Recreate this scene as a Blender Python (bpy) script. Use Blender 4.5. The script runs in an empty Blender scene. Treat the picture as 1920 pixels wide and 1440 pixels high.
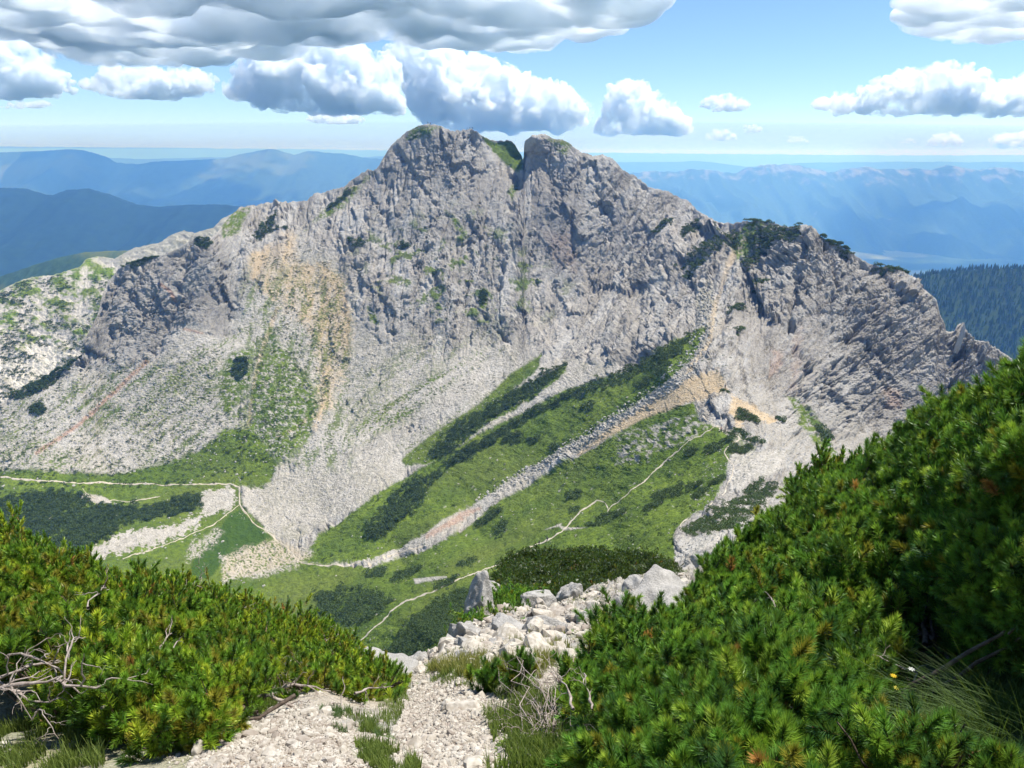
import bpy, math
import numpy as np

C = bpy.context.scene
COL = C.collection
R = math.radians
rng = np.random.default_rng(7)

# ------------------------------------------------------------------ camera
F = 1371.0            # focal length in photo pixels (1920 wide)
PITCH = R(17.6)
cam_d = bpy.data.cameras.new('camera'); cam = bpy.data.objects.new('camera', cam_d); COL.objects.link(cam)
cam_d.sensor_width = 36.0; cam_d.lens = 36.0 * F / 1920.0
cam_d.clip_start = 0.1; cam_d.clip_end = 150000
cam.rotation_euler = (math.pi / 2 - PITCH, 0, 0)
C.camera = cam

# ------------------------------------------------------------------ sky and sun
SUN_EL, SUN_AZ = 66.0, 60.0        # azimuth clockwise from the viewing direction
w = bpy.data.worlds.new('World'); C.world = w; w.use_nodes = True
nt = w.node_tree; nt.nodes.clear()
so = nt.nodes.new('ShaderNodeOutputWorld'); bg = nt.nodes.new('ShaderNodeBackground'); sk = nt.nodes.new('ShaderNodeTexSky')
sk.sky_type = 'NISHITA'; sk.sun_disc = False; sk.sun_elevation = R(SUN_EL); sk.sun_rotation = R(SUN_AZ)
sk.altitude = 1900; sk.air_density = 1.0; sk.dust_density = 0.25; sk.ozone_density = 3.0
bg.inputs['Strength'].default_value = 0.088
tint = nt.nodes.new('ShaderNodeMix'); tint.data_type = 'RGBA'; tint.blend_type = 'MULTIPLY'; tint.inputs[0].default_value = 1; tint.inputs[7].default_value = (.84, .96, 1.08, 1)
nt.links.new(sk.outputs[0], tint.inputs[6]); nt.links.new(tint.outputs[2], bg.inputs[0]); nt.links.new(bg.outputs[0], so.inputs[0])
sd = bpy.data.lights.new('sun', 'SUN'); sun = bpy.data.objects.new('sun', sd); COL.objects.link(sun)
sd.energy = 4.3; sd.angle = R(0.53); sd.color = (1.0, 0.96, 0.9)
sun.rotation_euler = (R(90 - SUN_EL), 0, R(180 - SUN_AZ))
C.view_settings.view_transform = 'Standard'; C.view_settings.look = 'None'
C.view_settings.exposure = 0.8; C.view_settings.gamma = 1.0
cy = C.cycles
C.render.engine = 'CYCLES'
cy.use_denoising = True
try:
    cy.denoiser = 'OPENIMAGEDENOISE'; cy.denoising_input_passes = 'RGB_ALBEDO_NORMAL'; cy.denoising_prefilter = 'ACCURATE'
except Exception: pass
cy.max_bounces = 24; cy.diffuse_bounces = 3; cy.transparent_max_bounces = 24; cy.volume_bounces = 22
cy.transmission_bounces = 3; cy.glossy_bounces = 2

# ------------------------------------------------------------------ helpers
def tt(v):
    yv = -(np.asarray(v, float) - 720) / F
    return (-math.sin(PITCH) + yv * math.cos(PITCH)) / (math.cos(PITCH) + yv * math.sin(PITCH))
def unproj(u, v, D):
    """photo pixel + horizontal depth (metres north of the camera) -> world point"""
    u = np.asarray(u, float); v = np.asarray(v, float); D = np.asarray(D, float)
    yv = -(v - 720) / F; den = math.cos(PITCH) + yv * math.sin(PITCH)
    return np.stack([(u - 960) / F * D / den, D + 0 * u, (-math.sin(PITCH) + yv * math.cos(PITCH)) / den * D], -1)

def hash2(ix, iy, s):
    h = (ix.astype(np.int64) * 374761393 + iy.astype(np.int64) * 668265263 + s * 1274126177) & 0xffffffff
    h = ((h ^ (h >> 13)) * 1274126177) & 0xffffffff
    return (h ^ (h >> 16)) & 0xffff
def perlin2(x, y, s=0):
    x0 = np.floor(x); y0 = np.floor(y); fx = x - x0; fy = y - y0
    sx = fx * fx * fx * (fx * (fx * 6 - 15) + 10); sy = fy * fy * fy * (fy * (fy * 6 - 15) + 10)
    def g(i, j):
        a = hash2(x0 + i, y0 + j, s) * (2 * math.pi / 65536)
        return np.cos(a) * (fx - i) + np.sin(a) * (fy - j)
    n0 = g(0, 0) * (1 - sx) + g(1, 0) * sx; n1 = g(0, 1) * (1 - sx) + g(1, 1) * sx
    return (n0 * (1 - sy) + n1 * sy) * 1.41
def hash3(ix, iy, iz, s):
    h = (ix.astype(np.int64) * 374761393 + iy.astype(np.int64) * 668265263 + iz.astype(np.int64) * 2147483647 + s * 1274126177) & 0xffffffff
    h = ((h ^ (h >> 13)) * 1274126177) & 0xffffffff
    return ((h ^ (h >> 16)) & 0xffff) / 32768.0 - 1
def vnoise3(p, s=0):
    q = np.floor(p); f = p - q; f = f * f * (3 - 2 * f); r = 0
    for i in (0, 1):
        for j in (0, 1):
            for k in (0, 1):
                wgt = (f[..., 0] if i else 1 - f[..., 0]) * (f[..., 1] if j else 1 - f[..., 1]) * (f[..., 2] if k else 1 - f[..., 2])
                r = r + wgt * hash3(q[..., 0] + i, q[..., 1] + j, q[..., 2] + k, s)
    return r
def fbm2(x, y, o=4, s=0, gain=.5):
    r = 0; a = 1; t = 0
    for i in range(o):
        r = r + a * perlin2(x * 2**i, y * 2**i, s + i * 17); t += a; a *= gain
    return r / t
def ridged2(x, y, o=4, s=0, gain=.5):
    r = 0; a = 1; t = 0
    for i in range(o):
        r = r + a * (1 - 2.2 * np.abs(perlin2(x * 2**i, y * 2**i, s + i * 17))); t += a; a *= gain
    return r / t
def worley2(x, y, s=0):
    """distance to nearest and second nearest feature point"""
    x0 = np.floor(x); y0 = np.floor(y)
    d1 = np.full(x.shape, 9.0); d2 = np.full(x.shape, 9.0); cid = np.zeros(x.shape)
    for i in (-1, 0, 1):
        for j in (-1, 0, 1):
            h = hash2(x0 + i, y0 + j, s); k = hash2(x0 + i, y0 + j, s + 91)
            d = np.hypot(x0 + i + h / 65536. - x, y0 + j + k / 65536. - y)
            m = d < d1
            d2 = np.where(m, d1, np.minimum(d2, d)); cid = np.where(m, (h ^ k) / 65536., cid); d1 = np.where(m, d, d1)
    return d1, d2, cid
def sstep(a, b, x):
    t = np.clip((x - a) / (b - a), 0, 1); return t * t * (3 - 2 * t)

def poly_sd(px, py, poly):
    """signed distance, negative inside"""
    poly = np.asarray(poly, float); n = len(poly)
    d = np.full(px.shape, 1e9); ins = np.zeros(px.shape, bool)
    for i in range(n):
        ax, ay = poly[i]; bx, by = poly[(i + 1) % n]
        ex, ey = bx - ax, by - ay; L = ex * ex + ey * ey + 1e-9
        t = np.clip(((px - ax) * ex + (py - ay) * ey) / L, 0, 1)
        d = np.minimum(d, np.hypot(px - ax - t * ex, py - ay - t * ey))
        c = (ay > py) != (by > py)
        if ey != 0:
            ins ^= c & (px < ex * (py - ay) / ey + ax)
    return np.where(ins, -d, d)
def line_d(px, py, pts, widths=None):
    d = np.full(px.shape, 1e9)
    for i in range(len(pts) - 1):
        ax, ay = pts[i][:2]; bx, by = pts[i + 1][:2]; ex, ey = bx - ax, by - ay; L = ex * ex + ey * ey + 1e-9
        t = np.clip(((px - ax) * ex + (py - ay) * ey) / L, 0, 1)
        d = np.minimum(d, np.hypot(px - ax - t * ex, py - ay - t * ey))
    return d
def ell(u, v, a, b, ang, n=14):
    t = np.linspace(0, 2 * math.pi, n, endpoint=False); c, s = math.cos(R(ang)), math.sin(R(ang))
    x = a * np.cos(t); y = b * np.sin(t)
    return [(u + X * c - Y * s, v + X * s + Y * c) for X, Y in zip(x, y)]

class RBF:
    def __init__(s, pts):
        p = np.array(pts, float); s.c = p[:, :2]; f = np.log(p[:, 2]); n = len(p)
        A = np.zeros((n + 3, n + 3)); d = np.hypot(*(s.c[:, None] - s.c[None]).transpose(2, 0, 1))
        A[:n, :n] = d + np.eye(n) * -2.0; A[:n, n] = 1; A[:n, n + 1:] = s.c / 1000; A[n, :n] = 1; A[n + 1:, :n] = s.c.T / 1000
        s.w = np.linalg.solve(A, np.concatenate([f, [0, 0, 0]]))
    def __call__(s, u, v):
        u = np.asarray(u, float); v = np.asarray(v, float)
        n = len(s.c); r = s.w[n] + s.w[n + 1] * u / 1000 + s.w[n + 2] * v / 1000
        for i in range(n): r = r + s.w[i] * np.hypot(u - s.c[i, 0], v - s.c[i, 1])
        return np.exp(r)

def mesh_np(name, V, faces, mat=None, parent=None, smooth=False, attrs=None, sizes=None):
    """V (n,3); faces (m,k) int array"""
    me = bpy.data.meshes.new(name); V = np.ascontiguousarray(V, np.float32).reshape(-1, 3); faces = np.asarray(faces, np.int32)
    m, k = faces.shape
    me.vertices.add(len(V)); me.vertices.foreach_set('co', V.ravel())
    me.loops.add(m * k); me.loops.foreach_set('vertex_index', faces.ravel())
    me.polygons.add(m); me.polygons.foreach_set('loop_start', np.arange(m, dtype=np.int32) * k)
    try: me.polygons.foreach_set('loop_total', np.full(m, k, np.int32))
    except Exception: pass
    me.polygons.foreach_set('use_smooth', np.full(m, smooth, bool))
    for kx, a in (attrs or {}).items():
        a = np.asarray(a, np.float32)
        if a.ndim == 1:
            at = me.attributes.new(kx, 'FLOAT', 'POINT'); at.data.foreach_set('value', a)
        else:
            if a.shape[1] == 3: a = np.concatenate([a, np.ones((len(a), 1), np.float32)], 1)
            at = me.attributes.new(kx, 'FLOAT_COLOR', 'POINT'); at.data.foreach_set('color', np.ascontiguousarray(a).ravel())
    me.update(); me.validate(verbose=False) if False else None
    if mat: me.materials.append(mat)
    o = bpy.data.objects.new(name, me); COL.objects.link(o)
    if parent: o.parent = parent
    return o
def tag(o, label=None, cat=None, group=None, kind=None):
    if label: o['label'] = label
    if cat: o['category'] = cat
    if group: o['group'] = group
    if kind: o['kind'] = kind
    return o
def empty(name, loc, label, cat, group=None):
    o = bpy.data.objects.new(name, None); COL.objects.link(o); o.location = [float(a) for a in loc]; o.empty_display_size = .2
    return tag(o, label, cat, group)
def grid_faces(nr, nc):
    i = np.arange(nr - 1)[:, None] * nc + np.arange(nc - 1)[None]
    return np.stack([i, i + nc, i + nc + 1, i + 1], -1).reshape(-1, 4)

# ------------------------------------------------------------------ node material helper
class Mat:
    def __init__(s, name, rough=.9, spec=.2):
        s.m = bpy.data.materials.new(name); s.m.use_nodes = True; s.t = s.m.node_tree; s.n = s.t.nodes; s.l = s.t.links
        s.b = s.n['Principled BSDF']; s.b.inputs['Roughness'].default_value = rough; s.b.inputs['Specular IOR Level'].default_value = spec
        s.out = s.n['Material Output']; s.pos = None
    def node(s, t, **k):
        n = s.n.new(t)
        for a, b in k.items(): setattr(n, a, b)
        return n
    def put(s, sock, val):
        if isinstance(val, bpy.types.NodeSocket): s.l.new(val, sock)
        elif isinstance(val, (tuple, list)) and len(val) == 3 and sock.type == 'RGBA': sock.default_value = (*val, 1)
        else: sock.default_value = val
    def attr(s, name, color=False):
        n = s.node('ShaderNodeAttribute', attribute_name=name); return n.outputs['Color' if color else 'Fac']
    def coord(s):
        if s.pos is None: s.pos = s.node('ShaderNodeNewGeometry').outputs['Position']
        return s.pos
    def scaled(s, sc, rot=(0, 0, 0)):
        n = s.node('ShaderNodeMapping'); s.l.new(s.coord(), n.inputs[0]); n.inputs['Scale'].default_value = sc; n.inputs['Rotation'].default_value = rot
        return n.outputs[0]
    def noise(s, scale, detail=4, rough=.55, vec=None, dist=0):
        n = s.node('ShaderNodeTexNoise'); s.l.new(vec or s.coord(), n.inputs['Vector'])
        n.inputs['Scale'].default_value = scale; n.inputs['Detail'].default_value = detail; n.inputs['Roughness'].default_value = rough; n.inputs['Distortion'].default_value = dist
        return n.outputs['Fac']
    def voro(s, scale, vec=None, feature='F1', out='Distance'):
        n = s.node('ShaderNodeTexVoronoi', feature=feature); s.l.new(vec or s.coord(), n.inputs['Vector']); n.inputs['Scale'].default_value = scale
        return n.outputs[out]
    def rng(s, x, a, b, c=0., d=1.):
        n = s.node('ShaderNodeMapRange'); s.put(n.inputs[0], x)
        for i, q in enumerate((a, b, c, d)): n.inputs[1 + i].default_value = q
        return n.outputs[0]
    def math(s, op, a, b=0.):
        n = s.node('ShaderNodeMath', operation=op); s.put(n.inputs[0], a); s.put(n.inputs[1], b); return n.outputs[0]
    def mix(s, f, a, b, mode='MIX'):
        n = s.node('ShaderNodeMix', data_type='RGBA', blend_type=mode)
        s.put(n.inputs[0], f); s.put(n.inputs[6], a); s.put(n.inputs[7], b); return n.outputs[2]
    def bump(s, h, strength=.5, dist=1.):
        n = s.node('ShaderNodeBump'); s.put(n.inputs['Height'], h); n.inputs['Strength'].default_value = strength; n.inputs['Distance'].default_value = dist
        s.l.new(n.outputs[0], s.b.inputs['Normal']); return n
    def base(s, c): s.put(s.b.inputs['Base Color'], c); return s
# ------------------------------------------------------------------ the mountain sheet
SIL_A = [(-260,900),(0,757),(60,720),(120,690),(155,668),(163,640),(178,610),(188,565),(200,530),(222,503),(260,489),(300,480),(335,465),(362,446),(392,448),
 (404,440),(425,412),(450,390),(480,386),(500,381),(540,380),(575,377),(590,364),(620,358),(645,352),(660,337),(690,319),(705,320),(718,298),(735,272),(755,254),(775,241),
 (800,233),(825,237),(845,247),(865,246),(880,241),(895,248),(908,258),(930,266),(950,263),(965,271),(977,292),(981,303),(984,264),(1000,255),(1015,252),(1030,256),(1045,264),
 (1055,262),(1067,270),(1080,282),(1100,290),(1115,293),(1130,291),(1150,301),(1170,322),(1190,330),(1215,350),(1235,357),(1250,359),(1270,370),(1290,377),(1310,397),(1335,412),
 (1350,420),(1380,419),(1400,415),(1440,419),(1480,427),(1510,422),(1530,431),(1540,446),(1590,467),(1610,482),(1640,498),(1690,507),(1715,522),(1730,541),(1745,553),(1758,565),
 (1763,590),(1770,606),(1773,622),(1789,624),(1795,610),(1800,606),(1804,612),(1806,637),(1830,640),(1850,642),(1870,657),(1890,667),(1900,687),(1920,702),(2000,762),(2200,880)]
CTL_A = [(-200,930,410),(-150,860,440),(0,890,425),(200,890,425),(0,800,462),(60,740,485),(160,672,510),(250,655,512),(195,570,540),(240,500,560),(380,450,572),(300,600,528),(450,450,592),(440,600,535),
 (480,392,640),(560,380,650),(650,352,655),(700,322,655),(800,235,650),(890,243,650),(935,268,674),(958,300,660),(976,297,670),(952,332,642),(1000,258,640),(1150,302,610),(1300,390,560),(1340,415,535),
 (1400,420,480),(1400,450,462),(750,400,600),(900,400,602),(1050,400,583),(1180,420,560),(750,550,540),(900,550,545),(1050,550,530),(1200,550,500),(600,550,560),(550,450,600),(600,700,500),
 (750,700,488),(900,650,500),(500,750,468),(400,700,490),(600,800,450),(500,870,425),(300,850,440),(150,800,462),(1000,700,440),(900,800,402),(760,870,403),(600,950,383),(560,1060,325),(450,930,400),
 (0,1000,350),(300,1100,298),(450,1180,262),(1010,1015,222),(1130,940,237),(850,1080,212),(680,1200,195),(600,1100,288),(750,1045,313),(1000,900,328),(1250,700,300),(1330,620,332),
 (870,880,370),(1000,810,378),(1200,690,365),(1300,600,382),(900,1000,298),(800,950,342),(700,980,336),(1350,740,255),(1360,700,266),(1500,720,272),(1560,850,238),(1450,800,226),(1450,880,172),
 (1370,860,190),(1370,930,150),(1300,1000,110),(1150,1020,165),(1250,900,213),(1200,850,248),(1100,860,300),(1400,1000,80),(1250,1050,80),(1330,1040,62),(800,1180,150),(700,1260,165),(300,1250,215),(0,1100,300),(0,1250,230),
 (1100,1100,105),(1000,1200,90),(1600,800,282),(1700,700,312),(1500,430,402),(1500,600,335),(1420,600,345),(1600,480,372),(1600,620,330),(1700,540,348),(1790,625,332),(1890,670,312),(1700,850,270),(1850,800,290),(2000,770,292),
 (1920,900,240),(1600,950,170),(1700,1050,110),(1900,1100,120),(1300,1200,60),(2150,900,260)]
CTL_A = [c for c in CTL_A]
rbfA = RBF(CTL_A)
NCa, NRa, NBa = 1500, 960, 26
uA = np.linspace(-240, 2160, NCa)
sx = np.array([p[0] for p in SIL_A]); sy = np.array([p[1] for p in SIL_A])
def vtopA(u):
    return np.interp(u, sx, sy)
def vbotA(u): return np.interp(u, [-240, 200, 900, 1300, 1500, 2160], [1200, 1215, 1260, 1230, 1120, 1150])
jag = 3.4 * ridged2(uA / 14., uA * 0 + .3, 3, 5) + 1.2 * perlin2(uA / 4.3, uA * 0 + .7, 8)
vt = vtopA(uA) - jag * sstep(380, 480, uA)
vb = vbotA(uA)
S = np.linspace(0, 1, NRa)[:, None]
U = np.broadcast_to(uA[None], (NRa, NCa)); Vv = vt[None] * (1 - S) + vb[None] * S
D0 = rbfA(U, Vv)
# ---- masks -------------------------------------------------------------
nz1 = fbm2(U / 40., Vv / 26., 5, 11); nz2 = fbm2(U / 12., Vv / 8., 4, 23); nz3 = perlin2(U / 4., Vv / 2.8, 31); nzL = fbm2(U / 160., Vv / 110., 3, 41)
def rot(ang):
    c, s = math.cos(R(ang)), math.sin(R(ang)); return U * c + Vv * s, -U * s + Vv * c      # along, across
diagA, diagB = rot(-38)          # the fall line of the slopes, down to the left
_wp = 16 * nzL + 7 * nz1
stk = .6 * fbm2((diagA + _wp) / 80., (diagB + _wp * .8) / 9., 4, 55) + .5 * fbm2((diagA + _wp) / 130., (diagB + _wp) / 26., 4, 56) + .25 * nz2
def pm(poly, soft=3., namp=6., n=None, bias=0):
    n = nz1 * 1.1 + nz2 * 1.1 + nz3 * .5 if n is None else n
    p = np.asarray(poly, float); x0, y0 = p.min(0) - 25; x1, y1 = p.max(0) + 25
    out = np.zeros(U.shape); sel = (U > x0) & (U < x1) & (Vv > y0) & (Vv < y1)
    if sel.any():
        out[sel] = 1 - sstep(-soft, soft, poly_sd(U[sel], Vv[sel], p) + n[sel] * namp + bias)
    return out
def lm(pts, wd, soft=1.5, namp=2.):
    p = np.asarray(pts, float); x0, y0 = p.min(0) - 30; x1, y1 = p.max(0) + 30
    out = np.zeros(U.shape); sel = (U > x0) & (U < x1) & (Vv > y0) & (Vv < y1)
    out[sel] = 1 - sstep(wd / 2 - soft, wd / 2 + soft, line_d(U[sel], Vv[sel], pts) + nz2[sel] * namp)
    return out
def mx(*a):
    r = a[0]
    for b in a[1:]: r = np.maximum(r, b)
    return r
scree = mx(
 pm([(440,965),(468,908),(560,875),(700,840),(850,770),(960,690),(1060,672),(1180,690),(1060,735),(900,815),(780,875),(700,930),(560,1015),(500,1005)], 4, 5),
 pm([(1335,520),(1345,600),(1310,700),(1240,745),(1100,835),(920,945),(800,1022),(600,1068),(560,1066),(560,1052),(600,1046),(780,1006),(900,925),(1090,812),(1230,718),(1290,650),(1310,560)], 3, 7),
 pm([(-250,900),(0,760),(160,688),(240,700),(285,680),(320,630),(360,612),(430,640),(470,610),(490,690),(430,800),(330,872),(200,892),(0,880)], 10, 12),
 pm([(440,600),(560,450),(620,480),(660,600),(760,640),(830,670),(900,650),(965,640),(1010,690),(960,720),(850,775),(700,845),(560,880),(500,880),(420,840),(450,760),(480,650)], 22, 22),
 pm([(1370,720),(1420,720),(1500,790),(1560,860),(1480,860),(1400,800)], 6, 8) * .45,
 pm([(1440,740),(1600,760),(1700,870),(1560,870)], 8, 12) * .35)
talus = pm([(1335,520),(1345,600),(1310,700),(1240,745),(1100,835),(930,935),(900,928),(1090,812),(1230,718),(1290,650),(1310,560)], 3, 4)
g_main = mx(
 pm([(-250,882),(60,880),(200,890),(300,872),(370,845),(420,805),(470,800),(520,870),(500,912),(450,915),(455,950),(505,1000),(560,1050),(600,1060),(430,1090),(430,1230),(-250,1230)], 4, 6),
 pm([(752,862),(800,820),(900,755),(960,700),(1015,665),(1012,690),(960,732),(1065,682),(1060,700),(1000,748),(900,803),(870,832),(800,872),(760,874)], 2.5, 3.5),
 pm([(560,1052),(600,1005),(700,930),(800,872),(900,812),(1060,732),(1180,695),(1230,660),(1300,620),(1325,610),(1295,680),(1240,722),(1180,765),(1100,815),(1000,872),(920,925),(850,965),(780,1012),(700,1050),(600,1058)], 2.5, 4),
 pm([(540,1050),(600,1056),(700,1062),(800,1032),(880,985),(920,950),(1000,905),(1100,845),(1200,788),(1300,752),(1312,790),(1350,800),(1378,830),(1362,890),(1345,935),(1300,965),(1265,1000),(1262,1060),(1270,1240),(600,1270),(400,1240),(400,1080)], 2.5, 4))
g_steep = mx(
 pm([(905,256),(985,290),(978,312),(955,308),(930,288)], 1.5, 3),
 pm([(968,330),(972,350),(960,375),(952,360)], 1.5, 4),
 pm([(1395,417),(1440,416),(1420,450),(1385,500),(1372,455)], 3, 6),
 pm([(1472,738),(1500,752),(1545,800),(1572,850),(1550,858),(1500,800)], 3, 5),
 pm([(775,238),(830,236),(800,255),(760,262)], 3, 8, bias=-1), pm([(1000,252),(1070,266),(1065,300),(1050,290),(1040,270)], 3, 8),
 pm([(500,588),(525,640),(575,700),(600,760),(565,850),(500,880),(440,880),(425,850),(468,790),(468,720),(500,650)], 5, 10),
 pm([(430,660),(480,650),(470,720),(430,780),(405,770),(415,700)], 4, 8),
 pm([(835,395),(850,400),(880,440),(870,445)], 3, 6), pm([(905,540),(918,545),(910,580),(898,578)], 2, 4), pm([(690,575),(705,590),(712,610),(695,605)], 2, 4),
 pm([(410,405),(470,388),(450,440),(420,445)], 3, 8), pm([(650,355),(700,322),(640,390),(560,440)], 3, 8),
 pm([(1370,800),(1420,840),(1400,880),(1370,870)], 3, 6) * .6)
band = mx(pm([(960,622),(945,655),(850,720),(760,790),(650,850),(590,885),(560,880),(700,765),(830,690)], 10, 14, stk),
          pm([(1060,690),(1010,690),(900,760),(760,850),(740,835),(900,740)], 6, 9, stk) * .8,
          pm([(-250,890),(0,765),(160,690),(300,680),(380,630),(480,600),(470,800),(330,870),(200,890),(0,885)], 10, 10, stk) * .85,
          pm([(520,480),(600,520),(640,640),(600,760),(520,700),(460,560)], 8, 12) * .55,
          pm([(760,620),(900,560),(960,600),(900,650),(760,690)], 20, 20) * .35, pm([(640,700),(760,640),(900,640),(700,800),(600,850)], 20, 20) * .5)
sparse = band * sstep(.02, .28, stk * .9 + nz3 * .5 + nzL * .25)
ledge = pm([(650,420),(900,380),(960,420),(1100,560),(900,640),(700,620)], 40, 30) * sstep(.14, .34, nz1 + nz2 * .4 + .15 * nz3) * .9
gully = sstep(430, 480, U) * (1 - sstep(640, 680, U)) * sstep(470, 560, Vv) * (1 - sstep(860, 900, Vv)) * sstep(.0, .3, fbm2((U + .25 * Vv) / 20., Vv / 70., 3, 58) + .5 * nz3 + .3 * nz2) * .8
grass = mx(g_main, g_steep * sstep(-.35, .2, nz2 + nz3 * .5 + .1), sparse, ledge, gully, pm([(903,256),(930,268),(950,264),(965,272),(982,300),(984,318),(970,322),(955,312),(932,290)], 2, 2))
holes = mx(pm([(380,925),(430,915),(445,935),(430,958),(390,965),(375,945)], 2, 12), pm([(420,950),(380,960),(330,985),(230,1000),(165,1035),(160,1052),(260,1030),(350,1000)], 2, 16),
 pm([(410,1050),(440,1030),(500,1015),(540,1010),(590,1035),(560,1062),(500,1080),(420,1092)], 3, 13) * sstep(-.5, .0, nz2 + nz3), pm([(345,1060),(360,1010),(410,990),(420,1000),(380,1045)], 3, 12) * sstep(-.4, .1, nz2 + nz3),
 pm([(150,925),(190,930),(215,942),(180,946),(155,938)], 1.5, 4), pm([(1150,815),(1300,775),(1330,800),(1290,830),(1160,880)], 3, 9) * sstep(-.1, .25, nz2 + stk * .5),
 pm([(1365,850),(1420,845),(1480,850),(1460,890),(1400,900),(1370,925)], 3, 8, stk * 1.3), pm([(1380,930),(1440,930),(1300,1045),(1265,1050),(1300,1000)], 3, 7, stk * 1.3),
 pm([(790,1008),(830,975),(900,945),(905,955),(850,990),(800,1022)], 2, 3), pm([(640,1075),(700,1078),(820,1085),(840,1080),(760,1098)], 1, 4) * .0,
 pm([(1110,990),(1055,992),(1040,985)], 1, 1), pm([(1020,993),(1055,980),(1050,988)], 1, 1),
 pm([(775,1085),(835,1080),(838,1084),(778,1095)], 1, 1))
fl = g_main * sstep(.43, .55, fbm2(diagA / 16., diagB / 7., 3, 77) + .12 * nz3) * sstep(600, 900, U)       # small bare stony streaks
grass = grass * (1 - mx(holes, fl))
scree = mx(scree, holes) * (1 - .9 * grass)
ochre = mx(pm([(550,436),(505,462),(468,480),(462,520),(520,565),(575,610),(600,700),(590,800),(620,760),(650,680),(662,610),(642,520),(600,498),(560,488)], 10, 14) * (.5 + .5 * sstep(-.2, .2, fbm2((U + .25 * Vv) / 16., Vv / 90., 3, 57) + .3 * nz2)),
 pm([(590,490),(640,520),(662,600),(650,670),(640,660),(645,600),(620,535)], 4, 5),
 pm([(1350,694),(1366,735),(1300,752),(1180,800),(1080,852),(1170,785),(1260,728),(1310,703)], 4, 5), pm([(1372,740),(1400,755),(1456,792),(1440,800),(1400,785),(1385,812),(1368,775)], 3, 5),
 lm([(520,580),(498,640),(480,700),(470,760),(466,800),(440,840)], 8) * .7, lm([(640,690),(600,760),(560,800),(520,820)], 6) * .6,
 pm([(700,860),(780,840),(640,880)], 6, 9) * .0, pm([(440,970),(600,1050),(410,1090)], 6, 9) * .35,
 lm([(1400,440),(1372,500),(1340,570),(1330,640),(1290,700)], 9) * .55)
redd = mx(lm([(275,678),(215,735),(150,795),(70,850)], 7, 3), pm([(868,958),(900,952),(850,985),(800,1012),(795,1005)], 4, 5) * .8, lm([(300,533),(318,545),(325,560)], 6, 2) * .9, lm([(345,617),(380,625)], 4, 2) * .8,
 pm([(1480,730),(1490,620),(1500,610),(1495,740)], 6, 8) * .25, pm([(1660,730),(1690,730),(1690,765),(1665,765)], 8, 8) * .5, pm([(1450,650),(1470,660),(1460,700),(1445,700)], 6, 8) * .45, pm([(1020,440),(1070,440),(1080,500),(1040,490)], 14, 14) * .3)
dry = pm([(360,1050),(375,1040),(400,1010),(430,965),(450,955),(470,975),(505,1005),(470,1030),(430,1045),(390,1085),(355,1100)], 3, 3)    # the lush hollow
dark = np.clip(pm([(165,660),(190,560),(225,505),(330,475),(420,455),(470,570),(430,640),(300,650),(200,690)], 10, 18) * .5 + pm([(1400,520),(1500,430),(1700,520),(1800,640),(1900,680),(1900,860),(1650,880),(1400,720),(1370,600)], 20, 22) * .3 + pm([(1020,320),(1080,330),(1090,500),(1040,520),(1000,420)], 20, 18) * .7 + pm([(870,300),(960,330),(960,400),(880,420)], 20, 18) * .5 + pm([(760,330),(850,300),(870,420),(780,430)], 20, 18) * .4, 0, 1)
# ---- relief ------------------------------------------------------------
rockm = np.clip(1 - mx(grass, scree * .85, ochre * .85), 0, 1)
a0, b0 = rot(98); a1, b1 = rot(126); a2, b2 = rot(142); a3, b3 = rot(-52)
def crack(x, y, wd, s, o=2):
    n = perlin2(x, y, s) + .45 * perlin2(x * 2.1, y * 2.1, s + 1); return 1 - sstep(0, wd, np.abs(n))
def field(al, ac, s):
    wx = 5 * fbm2(U / 60., Vv / 60., 3, s + 3) + 1.6 * fbm2(U / 11., Vv / 11., 2, s + 4)
    big = ridged2(ac / 75. + wx * .04, al / 190., 4, s, .55)
    mid = ridged2((ac + wx) / 19., al / 52., 4, s + 5, .6)
    sm = ridged2((ac + wx) / 6., al / 17., 3, s + 9, .65)
    d1, d2, cid = worley2((ac + wx * 1.4) / 9., (al + 2 * wx) / 26., s + 2)
    r = 7. * ridged2((ac + wx * 2) / 150., al / 420., 3, s + 40) + 4.2 * big + 1.15 * mid + .75 * sm + .9 * cid + .35 * perlin2(U / 3., Vv / 3., s + 8)
    r -= 3.4 * crack((ac + wx) / 62., al / 300., .035, s + 11) + 2.6 * crack((ac + wx) / 34., al / 170., .06, s + 12) + 1.1 * crack((ac + wx) / 13., al / 48., .12, s + 14) + .6 * crack((ac + .5 * wx) / 6.5, al / 15., .16, s + 16)
    return r
wA = sstep(380, 460, U) * (1 - sstep(1000, 1180, U + .35 * (Vv - 300)))
wR = sstep(1370, 1420, U + (Vv - 430) * -.12)
wM = np.clip(1 - wA - wR, 0, 1) * sstep(600, 800, U)
wL = np.clip(1 - wA - wR - wM, 0, 1)
rel = np.zeros(U.shape); stain = np.zeros(U.shape)
for wgt, (al, ac), s in ((wA, (a0, b0), 100), (wM, (a1, b1), 140), (wR, (a2, b2), 180), (wL, (a3, b3), 220)):
    sub = field(al, ac, s); rel += wgt * (sub - sub.mean()); stain += wgt * (.7 * fbm2(ac / 13. + nz1, al / 120., 4, s + 30) + .6 * fbm2(ac / 45. + nz1 * .6, al / 90., 3, s + 31))
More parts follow.
